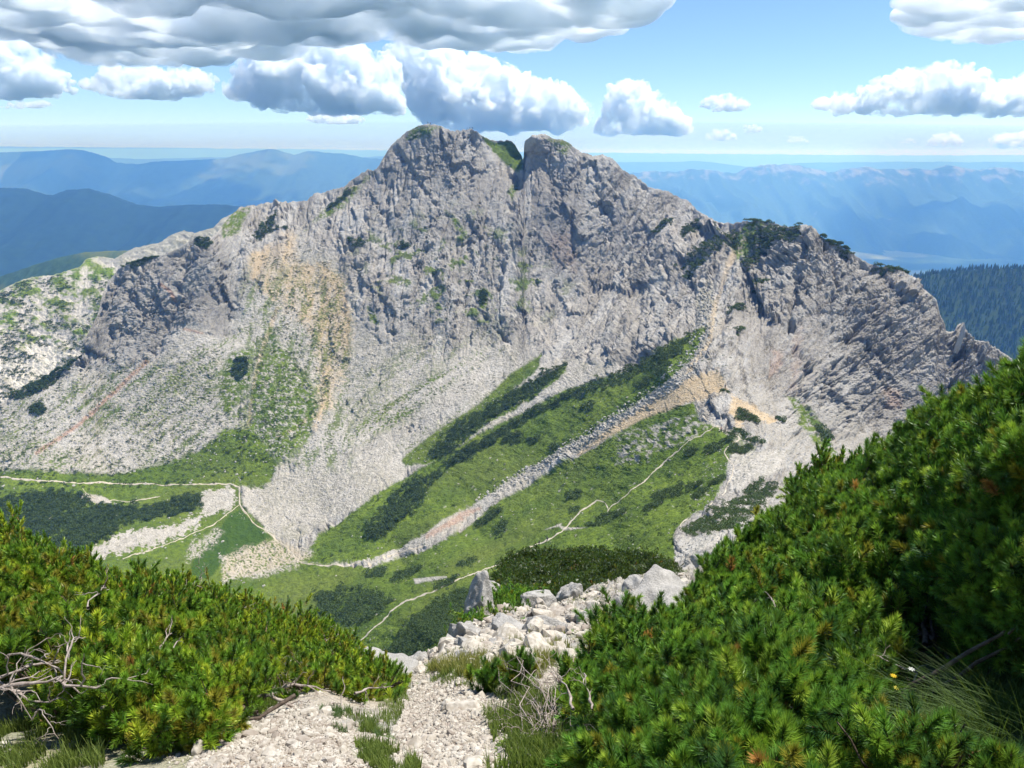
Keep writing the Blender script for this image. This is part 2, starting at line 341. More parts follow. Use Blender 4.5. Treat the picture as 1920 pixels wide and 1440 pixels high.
# coarse buttresses of the right-hand cliff and the dark crag
d1, d2, cid = worley2((U + .5 * Vv) / 46. + nz1 * .8, (Vv - .3 * U) / 70. + nz1 * .6, 301)
rel += (wR * 4.5 + wL * 4) * (cid - .5) * sstep(0, .25, d2 - d1)
d1, d2, cid = worley2((U - .45 * Vv) / 17. + nz1 * .8, (Vv + .6 * U) / 27. + nz1 * .7, 305)
rel += (wR * 2.0 + wL * 1.8) * (cid - .5) * sstep(0, .3, d2 - d1)
rel -= (wR + wL) * (1.6 * crack((U - .5 * Vv) / 44. + nz2 * .2, (Vv + .5 * U) / 30., .07, 320) + 1.2 * crack((U + .8 * Vv) / 26. + nz2 * .2, (Vv - .7 * U) / 60., .08, 330))
rel *= 1 + .15 * wR
# slabs: every cell of the face is a tilted plane of its own
def slabs(x, y, s, amp):
    x0 = np.floor(x); y0 = np.floor(y); d1 = np.full(x.shape, 9.); out = np.zeros(x.shape)
    for i in (-1, 0, 1):
        for j in (-1, 0, 1):
            h = hash2(x0 + i, y0 + j, s) / 65536.; k = hash2(x0 + i, y0 + j, s + 91) / 65536.; g = hash2(x0 + i, y0 + j, s + 7) / 32768. - 1; q = hash2(x0 + i, y0 + j, s + 8) / 32768. - 1
            dx = x - (x0 + i + h); dy = y - (y0 + j + k); d = np.hypot(dx, dy); m = d < d1; d1 = np.where(m, d, d1); out = np.where(m, dx * g * 1.4 + dy * q * .8, out)
    return out * amp
_w = nz1 * .35 + nz2 * .15
rel += slabs((U - .1 * Vv) / 62. + _w, Vv / 95. + _w, 801, 7.) + 1.1 * slabs((U + .25 * (Vv - 500) * (1 - wR) - .5 * Vv * wR) / 24. + _w * 1.4, (Vv + .4 * U * wR) / 44. + _w, 811, 2.6) + slabs((U + .4 * Vv) / 10. + _w * 2, (Vv - .3 * U) / 16. + _w * 2, 821, 1.1)
rel *= .75 + .5 * sstep(-.3, .4, nzL)
near = np.clip(D0 / 420., .12, 1)
rsm = rockm
for _ in range(6): rsm = (rsm + np.roll(rsm, 2, 0) + np.roll(rsm, -2, 0) + np.roll(rsm, 2, 1) + np.roll(rsm, -2, 1)) / 5
relief = rsm * rel * (.60 + .04 * wR - .08 * wL) * near
relief += scree * (1 - grass) * (.8 * ridged2((diagA + _wp) / 80., (diagB + _wp) / 13., 3, 400) * (.5 + nz1) + .3 * nz3 + .4 * nz2) * near * .9
wsc = perlin2(U / 3.1, Vv / 2.4, 410) + .6 * perlin2(U / 7., Vv / 5., 411)
relief += (talus * .9 + scree * .28) * np.clip(wsc, -.2, 1) * near
relief += grass * (2.2 * nz1 + .7 * nz2 + .22 * nz3 + .8 * fbm2(diagA / 60., diagB / 22., 3, 420)) * near * .8
def groove(pts, wd, dep):
    p = np.asarray(pts, float); sel = (U > p[:, 0].min() - 40) & (U < p[:, 0].max() + 40) & (Vv > p[:, 1].min() - 40) & (Vv < p[:, 1].max() + 40)
    d = line_d(U[sel] + nz2[sel] * 9 + nz1[sel] * 6, Vv[sel] + nz1[sel] * 5, pts); q = wd * (.55 + .8 * np.clip(nz1[sel] + .4, 0, 1)); r = np.zeros(U.shape); r[sel] = -dep * .6 * np.clip(.5 + 1.6 * fbm2(Vv[sel] / 22., U[sel] / 30., 2, 77), 0, 1.3) * np.exp(-(d / q)**2); return r
for pts, wd, dep in [([(972,330),(960,390),(945,470),(935,540)],7,9),([(745,285),(790,350),(830,395),(860,420)],4,5),([(893,250),(890,300),(880,350)],4,6),([(868,250),(866,300),(875,370)],4,5),
  ([(1508,440),(1498,520),(1482,590),(1490,660),(1505,700)],8,12),([(800,300),(785,345)],4,5),([(1052,330),(1050,400)],3,4),([(1110,300),(1120,360),(1150,420)],5,5),([(1072,380),(1075,470)],4,5),
  ([(1620,600),(1560,690),(1540,760)],5,6),([(1800,660),(1790,700),(1770,760)],6,8),([(1560,480),(1570,540),(1530,600)],5,6),([(1700,560),(1640,640),(1600,700)],5,5),([(1420,600),(1440,640),(1430,700)],4,4),
  ([(905,590),(935,620),(960,650)],4,4),([(1000,480),(1010,560),(1015,640)],4,4),([(345,480),(330,560),(300,620)],7,7),([(250,500),(225,600),(215,660)],6,6),([(400,500),(420,560)],5,5),([(700,500),(720,560),(700,620)],4,4),
  ([(1200,480),(1150,560),(1130,620)],4,4),([(1290,470),(1230,560),(1180,640)],4,4),([(640,430),(680,500),(650,560)],5,5),([(470,400),(500,380)],4,3)]:
    relief += groove(pts, wd, dep)
relief *= sstep(0, .012, S) * .85 + .15
P0 = unproj(U, Vv, D0)
gu = np.gradient(P0, axis=1); gv = np.gradient(P0, axis=0)
N = np.cross(gv, gu); N /= np.linalg.norm(N, axis=-1, keepdims=True) + 1e-12
N *= np.sign(-(N * P0).sum(-1, keepdims=True))
# smooth normals a little so that folds in the base sheet do not cross
for k in range(3): N[1:-1, 1:-1] = (N[1:-1, 1:-1] * 2 + N[:-2, 1:-1] + N[2:, 1:-1] + N[1:-1, :-2] + N[1:-1, 2:]) / 6
N /= np.linalg.norm(N, axis=-1, keepdims=True)
PA = P0 + N * relief[..., None]
# ---- the back of the mountain -----------------------------------------
bk = (np.arange(1, NBa + 1) / NBa)[:, None]
top = PA[0]
Db = top[None, :, 1] + 420 * bk**1.3
drop = (95 * bk + 260 * bk**2)
scl = Db / top[None, :, 1]
xb = top[None, :, 0] * (1 + (scl - 1) * .9); zb = top[None, :, 2] - drop + 8 * fbm2(xb / 50., Db / 50., 4, 500) * bk
back = np.stack([xb, Db, zb], -1)[::-1]
allA = np.concatenate([back, PA], 0)
def padb(a, val=0.): return np.concatenate([np.full((NBa, NCa), val), a], 0).ravel()
def samp(G, u, v):
    u = np.asarray(u, float); v = np.asarray(v, float)
    fi = np.clip((u - uA[0]) / (uA[1] - uA[0]), 0, NCa - 1.001); i = fi.astype(int); f = fi - i
    def at(i):
        s = np.clip((v - vt[i]) / (vb[i] - vt[i]), 0, 1) * (NRa - 1.001); j = s.astype(int); g = (s - j)[..., None] if G.ndim == 3 else s - j
        return G[j, i] * (1 - g) + G[np.minimum(j + 1, NRa - 1), i] * g
    f = f[..., None] if G.ndim == 3 else f
    return at(i) * (1 - f) + at(np.minimum(i + 1, NCa - 1)) * f
# ------------------------------------------------------------------ terrain material
def terrain_mat(name, s=1.0, k=1.0, kg=1.0):
    """rock / scree / grass / ochre / red by surface masks; s = size of the grain in metres"""
    m = Mat(name, .92, .12)
    g = m.attr('grass'); sc = m.attr('scree'); oc = m.attr('ochre'); rd = m.attr('red'); lu = m.attr('lush')
    n1 = m.noise(.035 / s, 5, .6); n2 = m.noise(.35 / s, 4, .65); n3 = m.noise(1.4 / s, 3, .7); n4 = m.noise(.012 / s, 3, .5)
    rock = m.mix(m.rng(n1, .35, .65), (.33, .308, .262), (.47, .44, .38))
    rock = m.mix(m.rng(n2, .42, .72), rock, (.21, .195, .182))
    rock = m.mix(m.rng(n4, .52, .7, 0, .45), rock, (.47, .41, .34))
    vein = m.voro(.16 / s, m.scaled((1, 1, .35)), 'DISTANCE_TO_EDGE')
    rock = m.mix(m.rng(vein, 0, .06, .55, 0), rock, (.13, .125, .12))
    rock = m.mix(m.rng(n3, .35, .8, 0, .35), rock, (.52, .495, .46))
    rock = m.mix(m.rng(m.attr('streak'), .5, .85, 0, .6), rock, (.23, .212, .18)); rock = m.mix(m.rng(m.attr('streak'), .5, .18, 0, .6), rock, (.47, .455, .42))
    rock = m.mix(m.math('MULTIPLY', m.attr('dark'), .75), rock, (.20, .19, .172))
    va = m.attr('streak')
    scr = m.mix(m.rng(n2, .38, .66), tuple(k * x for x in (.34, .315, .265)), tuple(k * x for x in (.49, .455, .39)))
    scr = m.mix(m.rng(va, .5, .95, 0, .6), scr, (.235, .225, .15)); scr = m.mix(m.rng(va, .45, .1, 0, .55), scr, (.56, .53, .475))
    scr = m.mix(m.rng(n3, .52, .68, 0, .8), scr, (.62, .585, .53))
    scr = m.mix(m.rng(n3, .42, .34, 0, .6), scr, (.2, .19, .165))
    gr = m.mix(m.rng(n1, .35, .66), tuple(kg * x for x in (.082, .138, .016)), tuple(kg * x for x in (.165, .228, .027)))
    gr = m.mix(m.rng(n2, .4, .68), gr, (.055, .09, .018))
    gr = m.mix(m.rng(n3, .55, .75, 0, .6), gr, (.17, .20, .045))
    gr = m.mix(m.rng(n4, .45, .68, 0, .5), gr, (.15, .17, .04))
    gr = m.mix(lu, gr, m.mix(m.rng(n2, .4, .7), (.045, .088, .014), (.06, .11, .016)))
    och = m.mix(m.rng(n2, .4, .7), (.50, .37, .21), (.60, .48, .32))
    red = m.mix(m.rng(n2, .4, .7), (.36, .20, .13), (.45, .29, .20))
    c = m.mix(sc, rock, scr); c = m.mix(m.math('MULTIPLY', oc, .85), c, och); c = m.mix(m.math('MULTIPLY', rd, .75), c, red)
    c = m.mix(g, c, gr)
    m.base(c)
    h = m.math('ADD', m.math('MULTIPLY', n3, 1.), m.math('MULTIPLY', n2, 1.6))
    m.bump(h, .8, .9 * s)
    return m.m
def leaf_mat(name, rough=.5, trans=.35, gain=1.0):
    m = Mat(name, rough, .35); c = m.attr('tint', True)
    m.base(c)
    if gain != 1.0: pass
    tr = m.node('ShaderNodeBsdfTranslucent'); m.l.new(m.mix(.35, c, (.35, .5, .05), 'MIX'), tr.inputs[0])
    mx_ = m.node('ShaderNodeMixShader'); mx_.inputs[0].default_value = trans
    m.l.new(m.b.outputs[0], mx_.inputs[1]); m.l.new(tr.outputs[0], mx_.inputs[2]); m.l.new(mx_.outputs[0], m.out.inputs[0])
    return m.m
M_TER = terrain_mat('limestone_and_turf')
M_KARST_LIT = terrain_mat('karst_painted_sun', 1., 1.45, 1.35)  # scree and grass colours raised to stand for sunlight on the plateau
M_NEAR = terrain_mat('near_ground', .06)
M_LEAF = leaf_mat('pine_needles', .45, .25)
M_FOL = leaf_mat('distant_foliage', .7, .15)
_m = Mat('grass_blades', .6, .2); _m.base(_m.attr('tint', True)); M_GRASS = leaf_mat('grass_blade', .6, .35)
_m = Mat('dead_wood', .85, .15); _m.base(_m.mix(_m.rng(_m.noise(30, 4, .7, _m.scaled((1, 1, .3))), .35, .7), (.20, .155, .125), (.46, .40, .35))); _m.bump(_m.noise(120, 3), .4, .01); M_WOOD = _m.m
_m = Mat('pine_bark', .9, .1); _m.base(_m.mix(_m.rng(_m.noise(40, 4, .7), .35, .7), (.055, .042, .032), (.17, .13, .10))); M_BARK = _m.m
_m = Mat('pine_cone_scales', .7, .2); _m.base(_m.mix(_m.rng(_m.noise(90, 3), .35, .7), (.055, .02, .022), (.19, .07, .06))); M_CONE = _m.m
_m = Mat('limestone_boulder', .9, .15); _n = _m.noise(3, 5, .65); _n2 = _m.noise(22, 4, .7)
_c = _m.mix(_m.rng(_n, .35, .65), (.30, .288, .26), (.48, .457, .415)); _c = _m.mix(_m.rng(_n2, .5, .75, 0, .7), _c, (.58, .56, .53)); _c = _m.mix(_m.rng(_m.noise(1.3, 6, .7, None, 1.5), .485, .5, 0, .0), _c, (.12, .115, .105)); _c = _m.mix(_m.rng(_m.noise(7, 5, .7), .5, .66, 0, .6), _c, (.27, .26, .235)); _c = _m.mix(_m.rng(_m.noise(60, 2, .6), .6, .75, 0, .5), _c, (.16, .155, .13))
_m.base(_c); _m.bump(_m.math('ADD', _n2, _n), .9, .06); M_BOULD = _m.m
_m = Mat('gravel_stone', .9, .15); _c = _m.mix(_m.rng(_m.noise(18, 3, .6), .35, .7), (.34, .30, .24), (.56, .52, .445)); _c = _m.mix(_m.rng(_m.attr('tone'), 0, 1, 0, .75), _c, (.22, .175, .14)); _m.base(_c); M_STONE = _m.m
_m = Mat('trodden_path', .95, .1); _c = _m.mix(_m.rng(_m.noise(.9, 4, .7), .35, .7), (.36, .31, .23), (.56, .51, .42)); _m.base(_c); M_PATH = _m.m

# ------------------------------------------------------------------ mountain mesh
mount = mesh_np('mountain', allA, grid_faces(NRa + NBa, NCa), M_TER, smooth=True,
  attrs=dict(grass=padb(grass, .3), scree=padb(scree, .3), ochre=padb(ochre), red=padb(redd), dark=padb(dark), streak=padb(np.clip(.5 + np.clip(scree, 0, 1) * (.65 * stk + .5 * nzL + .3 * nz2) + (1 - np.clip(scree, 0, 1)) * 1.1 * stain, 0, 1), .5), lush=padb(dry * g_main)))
tag(mount, kind='structure')

# ------------------------------------------------------------------ karst plateau behind the crag, sunlight painted into its brighter colours
SIL_C = [(-300,590),(-100,560),(0,548),(40,528),(60,522),(100,518),(150,502),(160,488),(185,482),(215,487),(250,466),(300,456),(320,442),(345,433),(365,438),(400,428),(415,412),(440,400),(520,400),(600,420)]
CTL_C = [(-300,600,720),(0,548,760),(60,522,790),(150,505,800),(185,484,860),(250,470,820),(345,434,800),(420,412,780),(520,405,760),(600,420,740),(0,640,660),(100,640,650),(160,640,630),(0,720,600),(100,720,590),(60,760,560),(200,560,690),(-250,800,560),(300,700,570),(450,520,680)]
rbfC = RBF(CTL_C); NCc, NRc, NBc = 620, 300, 20
uC = np.linspace(-300, 600, NCc); sC = np.linspace(0, 1, NRc)[:, None]
vtc = np.interp(uC, [p[0] for p in SIL_C], [p[1] for p in SIL_C]) - 1.8 * ridged2(uC / 15., uC * 0, 3, 61); vbc = uC * 0 + 800
Uc = np.broadcast_to(uC[None], (NRc, NCc)); Vc = vtc[None] * (1 - sC) + vbc[None] * sC
Dc = rbfC(Uc, Vc)
k1 = fbm2(Uc / 34., Vc / 18., 5, 611); k2 = fbm2(Uc / 9., Vc / 5., 4, 621); k3 = perlin2(Uc / 3., Vc / 2., 631)
gC = sstep(-.18, .22, k1 + .5 * k2 + .002 * (560 - Vc)); gC *= 1 - .85 * (1 - sstep(3, 12, poly_sd(Uc, Vc, [(180,490),(345,430),(420,405),(600,400),(600,600),(380,520),(300,480),(230,500)]) + 8 * k2))
whC = (1 - sstep(-4, 8, poly_sd(Uc, Vc, [(-20,690),(60,650),(90,640),(140,660),(165,690),(120,720),(40,760),(-100,800),(-100,700)]) + 18 * k2))
gC = gC * (1 - .75 * whC)
PC = unproj(Uc, Vc, Dc); PC[..., 2] += (5 * k1 + 1.6 * ridged2(Uc / 10., Vc / 6., 3, 641) + .6 * k3) * .8 * sstep(0, .03, sC)
bkc = (np.arange(1, NBc + 1) / NBc)[:, None]; tc = PC[0]; sc_ = 1 + .7 * bkc
bC = np.stack([tc[None, :, 0] * sc_, tc[None, :, 1] * sc_, tc[None, :, 2] - 60 * bkc - 260 * bkc**2 + 8 * fbm2(Uc[:NBc] / 20., bkc * 8 + 0 * Uc[:NBc], 4, 77) * bkc], -1)[::-1]
pc_ = lambda a, val=.5: np.concatenate([np.full((NBc, NCc), val), a], 0).ravel()
plateau = mesh_np('plateau', np.concatenate([bC, PC], 0), grid_faces(NRc + NBc, NCc), M_KARST_LIT, smooth=True,
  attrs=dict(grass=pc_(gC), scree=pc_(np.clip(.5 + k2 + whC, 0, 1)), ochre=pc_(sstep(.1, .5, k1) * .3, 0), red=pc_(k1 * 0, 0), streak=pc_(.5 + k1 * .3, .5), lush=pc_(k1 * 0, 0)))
tag(plateau, kind='structure')

# ------------------------------------------------------------------ far hills
def far_mat(name, forest, rock, rocky=0.0, zrock=-1e9, zspan=1, meadow=(.10, .12, .04), mead=.0, sc=1.):
    m = Mat(name, 1., 0.)
    n = m.noise(.004 / sc, 5, .6); n2 = m.noise(.02 / sc, 4, .6)
    c = m.mix(m.rng(n2, .35, .7), forest, tuple(x * 1.8 for x in forest))
    if mead: c = m.mix(m.rng(m.noise(.0011 / sc, 5, .6), .60 - mead, .66 - mead), c, meadow)
    if rocky:
        sep = m.node('ShaderNodeSeparateXYZ'); m.l.new(m.coord(), sep.inputs[0])
        h = m.rng(sep.outputs[2], zrock - zspan, zrock + zspan)
        f = m.math('MULTIPLY', m.rng(m.math('ADD', m.math('MULTIPLY', h, .5), n), .66, .8), rocky)
        c = m.mix(f, c, rock)
    return m.base(c).m
def ridge(name, pts, D, depth, drop, mat, nc=500, nr=70, relf=60., wl=900., seed=1, back=1.0, crest=2.0):
    """a mountain range: crest line at depth D, a carved flank running down towards the camera and a back slope"""
    p = np.array(pts, float); u = np.linspace(p[0, 0], p[-1, 0], nc)
    v = np.interp(u, p[:, 0], p[:, 1]) - crest * ridged2(u / 22., u * 0, 4, seed)
    T = unproj(u, v, np.full(nc, float(D)))
    k = np.linspace(-back, 1, nr)[:, None]
    a = np.abs(k); x = np.broadcast_to(T[None, :, 0], (nr, nc)); y = D - depth * k + 0 * x
    carve = ridged2(x / wl + .35 * perlin2(x / wl, y / wl, seed + 3), y / (wl * 2.2), 5, seed + 2)
    z = T[None, :, 2] - drop * (a**.85) * (1 - .0 * k) + (carve - .75) * relf * np.clip(a * 6, 0, 1) * (1 - .3 * a)
    P = np.stack([x, y, z], -1)
    o = mesh_np(name, P, grid_faces(nr, nc), mat, smooth=True); return tag(o, kind='structure')
ridge('near_forest_ridge', [(-700,330),(-300,352),(0,346),(40,348),(80,360),(100,362),(130,351),(160,349),(200,360),(250,378),(290,383),(340,379),(420,378),(500,384),(600,392),(800,420),(1100,470)], 4200, 2300, 620,
  far_mat('forest_painted_cloud_shade', (.010, .022, .016), (.3, .3, .28), mead=.0), relf=110, wl=900, seed=3, crest=1.2)  # forest colour darkened to stand for cloud shadow over this ridge
ridge('foothill', [(-700,560),(-300,560),(0,512),(60,492),(120,474),(160,466),(260,462),(400,470),(700,520)], 1700, 700, 330,
  far_mat('foothill_forest', (.030, .055, .028), (.3, .3, .28), mead=.1, sc=.3), relf=40, wl=260, seed=5, crest=1.6)
ridge('middle_range', [(-900,250),(-300,285),(0,279),(60,277),(100,276),(150,277),(190,287),(215,300),(260,303),(290,298),(350,296),(420,293),(450,285),(480,280),(510,275),(550,286),(580,279),(640,282),(680,291),(760,296),(1000,330),(1200,350)], 12500, 6500, 1500,
  far_mat('range_forest', (.028, .05, .035), (.4, .4, .38), mead=.07, meadow=(.09, .12, .06), sc=2.), relf=420, wl=2300, seed=7, crest=1.5)
ridge('southern_range', [(900,335),(1100,335),(1180,323),(1215,318),(1260,318),(1300,311),(1330,312),(1350,318),(1385,320),(1400,311),(1430,308),(1475,304),(1500,307),(1530,316),(1560,320),(1590,313),(1620,311),(1650,314),(1690,310),(1720,308),(1750,311),(1780,305),(1800,309),(1830,313),(1860,311),(1885,306),(1920,316),(2000,322),(2300,310),(2800,330)], 11500, 5200, 1350,
  far_mat('range_rock', (.028, .05, .035), (.22, .215, .20), rocky=.75, zrock=-230, zspan=330, mead=.0, sc=.7), relf=560, wl=1500, seed=9, crest=3.5)
ridge('distant_range', [(-1500,285),(0,290),(150,292),(215,294),(260,296),(300,296),(500,290),(640,296),(690,292),(720,290),(900,296),(1100,300),(1250,302),(1300,300),(1340,302),(1370,306),(1400,310),(1500,303),(2000,300),(3300,300)], 20500, 5000, 1300,
  far_mat('distant_forest', (.03, .05, .04), (.4, .4, .38), sc=4.), relf=300, wl=4000, seed=11, crest=1.5)
ridge('horizon_range', [(-1500,272),(0,274),(300,276),(600,279),(900,283),(1300,287),(1600,290),(3300,290)], 35000, 6000, 1500,
  far_mat('horizon_forest', (.03, .05, .04), (.4, .4, .38), sc=6.), relf=200, wl=6000, seed=13, crest=1.5)
# valley floor out to the horizon
gx = np.linspace(-55000, 55000, 60); gy = np.linspace(-9000, 60000, 50); GX, GY = np.meshgrid(gx, gy)
land = mesh_np('ground', np.stack([GX, GY, -1150 + 0 * GX], -1), grid_faces(50, 60),
  far_mat('valley_fields', (.035, .06, .03), (.4, .4, .38), mead=.12, meadow=(.20, .22, .10), sc=1.5)); tag(land, kind='structure')
# wooded hill on the right
HC = [(1660,560),(1700,530),(1730,518),(1780,512),(1830,505),(1870,503),(1920,504),(2000,500),(2200,520),(2500,560)]
hp = np.array(HC, float); uh = np.linspace(1560, 2500, 260); vh = np.interp(uh, hp[:, 0], hp[:, 1])
Th = unproj(uh, vh, np.full(260, 1500.)); kh = np.linspace(-1, 1, 160)[:, None]; xh = Th[None, :, 0] * (1 - .12 * np.clip(kh, 0, 1)); yh = 1500 - 620 * kh + 0 * xh
zh = Th[None, :, 2] - 330 * np.abs(kh)**1.15 + 26 * (fbm2(xh / 130., yh / 160., 4, 71) - 0) * np.clip(np.abs(kh) * 4, 0, 1)
hillP = np.stack([xh, yh, zh], -1)
hill = mesh_np('hill', hillP, grid_faces(160, 260), far_mat('hill_soil', (.022, .036, .014), (.3, .3, .3), sc=.1), smooth=True); tag(hill, kind='structure')

# ------------------------------------------------------------------ haze
hm = bpy.data.materials.new('haze_air'); hm.use_nodes = True; hn = hm.node_tree; hn.nodes.clear()
ho = hn.nodes.new('ShaderNodeOutputMaterial'); hv = hn.nodes.new('ShaderNodeVolumePrincipled')
hv.inputs['Color'].default_value = (.16, .41, 1.0, 1); hv.inputs['Absorption Color'].default_value = (1, 1, 1, 1); hv.inputs['Density'].default_value = 1.35e-4; hv.inputs['Anisotropy'].default_value = 0.2
hn.links.new(hv.outputs[0], ho.inputs['Volume'])
x0, x1, y0, y1, z0, z1 = -54000., 54000., -8500., 58000., -1160., 130.
hz = mesh_np('haze', [(x0,y0,z0),(x1,y0,z0),(x1,y1,z0),(x0,y1,z0),(x0,y0,z1),(x1,y0,z1),(x1,y1,z1),(x0,y1,z1)], [(0,3,2,1),(4,5,6,7),(0,1,5,4),(1,2,6,5),(2,3,7,6),(3,0,4,7)], hm)
tag(hz, 'thin pale blue air haze over the mountains', None, kind='stuff')
# ------------------------------------------------------------------ near ground: the spur the camera stands on
SIL_B = [(-500,1180),(-100,1165),(200,1185),(400,1205),(560,1232),(640,1243),(700,1247),(740,1252),(762,1243),(790,1234),(830,1222),(850,1196),(870,1176),(888,1160),(900,1128),(905,1103),(914,1090),(926,1088),(938,1096),(936,1120),(945,1140),
 (975,1150),(985,1135),(1005,1122),(1030,1140),(1060,1128),(1110,1100),(1150,1085),(1200,1078),(1262,1072),(1285,1062),(1310,1052),(1330,1035),(1400,1010),(1500,950),(1700,900),(1920,850),(2300,800)]
CTL_B = [(-500,1500,2.9),(-300,1300,4.4),(-300,1200,6.5),(0,1440,3.15),(0,1380,3.8),(0,1300,4.8),(0,1200,7.0),(300,1440,2.95),(300,1350,3.9),(300,1250,6.2),(300,1200,8.3),(600,1440,2.85),(600,1350,3.7),(600,1290,5.0),(600,1240,7.6),
 (740,1255,8.2),(800,1240,9.4),(850,1440,2.9),(850,1350,3.8),(850,1290,4.9),(850,1240,6.8),(860,1200,10.5),(905,1105,16.5),(925,1090,17),(930,1140,14.5),(1000,1240,6.4),(1000,1290,4.8),(1000,1350,3.7),(1000,1440,2.9),
 (1000,1200,9),(1000,1150,13.5),(1005,1125,15.5),(1100,1140,14),(1100,1105,19),(1100,1200,8.8),(1180,1080,25),(1180,1120,16),(1240,1075,27),(1240,1140,13),(1240,1110,17),(1300,1058,36),(1290,1100,19),(1310,1150,12),
 (1200,1300,4.4),(1300,1440,2.75),(1500,1440,2.6),(1500,1200,5.2),(1400,1050,17),(1500,1000,16),(1500,950,24),(1700,1200,4.0),(1700,1000,8.5),(1700,905,13),(1920,1440,2.3),(1920,1200,3.2),(1920,1000,5.2),(1920,860,8),(2300,1400,2.3),(2300,1000,5),(2300,810,8),(1920,1520,2.1),(960,1520,2.4),(0,1520,2.6),
 (700,1185,16),(-300,1165,10)]
rbfB = RBF(CTL_B)
NCb, NRb, NBb = 1200, 620, 24
uB = np.linspace(-420, 2280, NCb); SB = np.linspace(0, 1, NRb)[:, None]
vtb = np.interp(uB, [p[0] for p in SIL_B], [p[1] for p in SIL_B]) - sstep(700, 760, uB) * (4 * ridged2(uB / 17., uB * 0, 3, 701) - 1.5); vbb = uB * 0 + 1530
Ub = np.broadcast_to(uB[None], (NRb, NCb)); Vb = vtb[None] * (1 - SB) + vbb[None] * SB
Db = rbfB(Ub, Vb)
PB0 = unproj(Ub, Vb, Db); X, Y, Z = PB0[..., 0], PB0[..., 1], PB0[..., 2]
m1 = fbm2(X / 1.1, Y / 1.1, 5, 711); m2 = fbm2(X / .28, Y / .28, 4, 721); m3 = fbm2(X / 3.2, Y / 4., 4, 731)
def pb(poly, soft=6, namp=22):
    return 1 - sstep(-soft, soft, poly_sd(Ub, Vb, poly) + namp * (m1 * .7 + m2 * .6))
grav = np.maximum(pb([(330,1530),(380,1400),(450,1350),(560,1345),(700,1385),(745,1400),(760,1330),(790,1290),(860,1270),(930,1290),(960,1330),(920,1400),(900,1530)]), pb([(980,1290),(1010,1265),(1045,1250),(1075,1262),(1050,1310),(1000,1320)], 5, 12))
outc = sstep(1262, 1225, Vb + 10 * m1) * sstep(740, 800, Ub)
gB = np.clip(mx(pb([(850,1240),(1000,1218),(1060,1222),(1040,1255),(960,1285),(880,1282),(800,1262)], 8, 40) * .85, pb([(700,1360),(760,1400),(790,1450),(760,1530),(640,1530),(700,1420),(640,1370)], 8, 26) * .85,
     pb([(920,1320),(1100,1320),(1150,1530),(930,1530)], 8, 26), (1 - sstep(330, 480, Ub)) * .35, sstep(1060, 1180, Ub) * sstep(1150, 1250, Vb) * .8, outc * sstep(.2, .38, m1 + .3 * m2) * .7), 0, 1)
gB *= 1 - grav * .9
sB = np.clip(mx(grav, .6 + .0 * X) , 0, 1)
distk = np.clip(Y / 14., .12, 1.6)
rB = outc * (.55 * ridged2(X / 2.3 + .4 * m1, Y / 2.2, 4, 741) + .16 * ridged2(X / .8, Y / 1.1, 3, 751) + .05 * m2) * distk * .75 - outc * .25 * distk
rB += (1 - outc) * (.10 * m3 + .05 * m1 + .02 * m2)
rB += .03 * distk * perlin2(X / .06 / np.maximum(distk * 4, 1), Y / .06 / np.maximum(distk * 4, 1), 761)
rB *= sstep(0, .03, SB) * .9 + .1
PB = PB0.copy(); PB[..., 2] += rB
bkb = (np.arange(1, NBb + 1) / NBb)[:, None]; tb = PB[0]
bb = np.stack([tb[None, :, 0] * (1 + .25 * bkb), tb[None, :, 1] * (1 + .5 * bkb), tb[None, :, 2] * (1 + .5 * bkb) - 3 * bkb - tb[None, :, 1] * .75 * bkb**1.1 + .4 * fbm2(tb[None, :, 0] / 1.5 + 0 * bkb, bkb * 6, 4, 771) * sstep(0, .3, bkb)], -1)[::-1]
padn = lambda a, v=.3: np.concatenate([np.full((NBb, NCb), v), a], 0).ravel()
spur = mesh_np('path', np.concatenate([bb, PB], 0), grid_faces(NRb + NBb, NCb), M_NEAR, smooth=True,
   attrs=dict(grass=padn(gB, .4), scree=padn(sB * (1 - outc * .8)), ochre=padn((1 - outc) * .35 * sstep(-.2, .3, m1), 0), red=padn(np.clip(grav * .55 * sstep(-.3, .4, m2), 0, 1), 0), streak=padn(.5 + .35 * m1, .5), lush=padn(gB * 0, 0)))
spur.name = 'rocky_ground'; tag(spur, kind='structure')
def sampB(u, v, G=None):
    G = PB if G is None else G
    u = np.asarray(u, float); v = np.asarray(v, float)
    i = np.clip((u - uB[0]) / (uB[1] - uB[0]), 0, NCb - 1).round().astype(int)
    s = np.clip((v - vtb[i]) / (vbb[i] - vtb[i]), 0, 1) * (NRb - 1)
    return G[s.round().astype(int), i]
# height look-up in plan for planting things on the ground
_q = PB[::4, ::4].reshape(-1, 3)
def groundB(x, y):
    d = (_q[:, 0] - x)**2 + (_q[:, 1] - y)**2; k = np.argpartition(d, 4)[:4]; return float(_q[k, 2].mean())

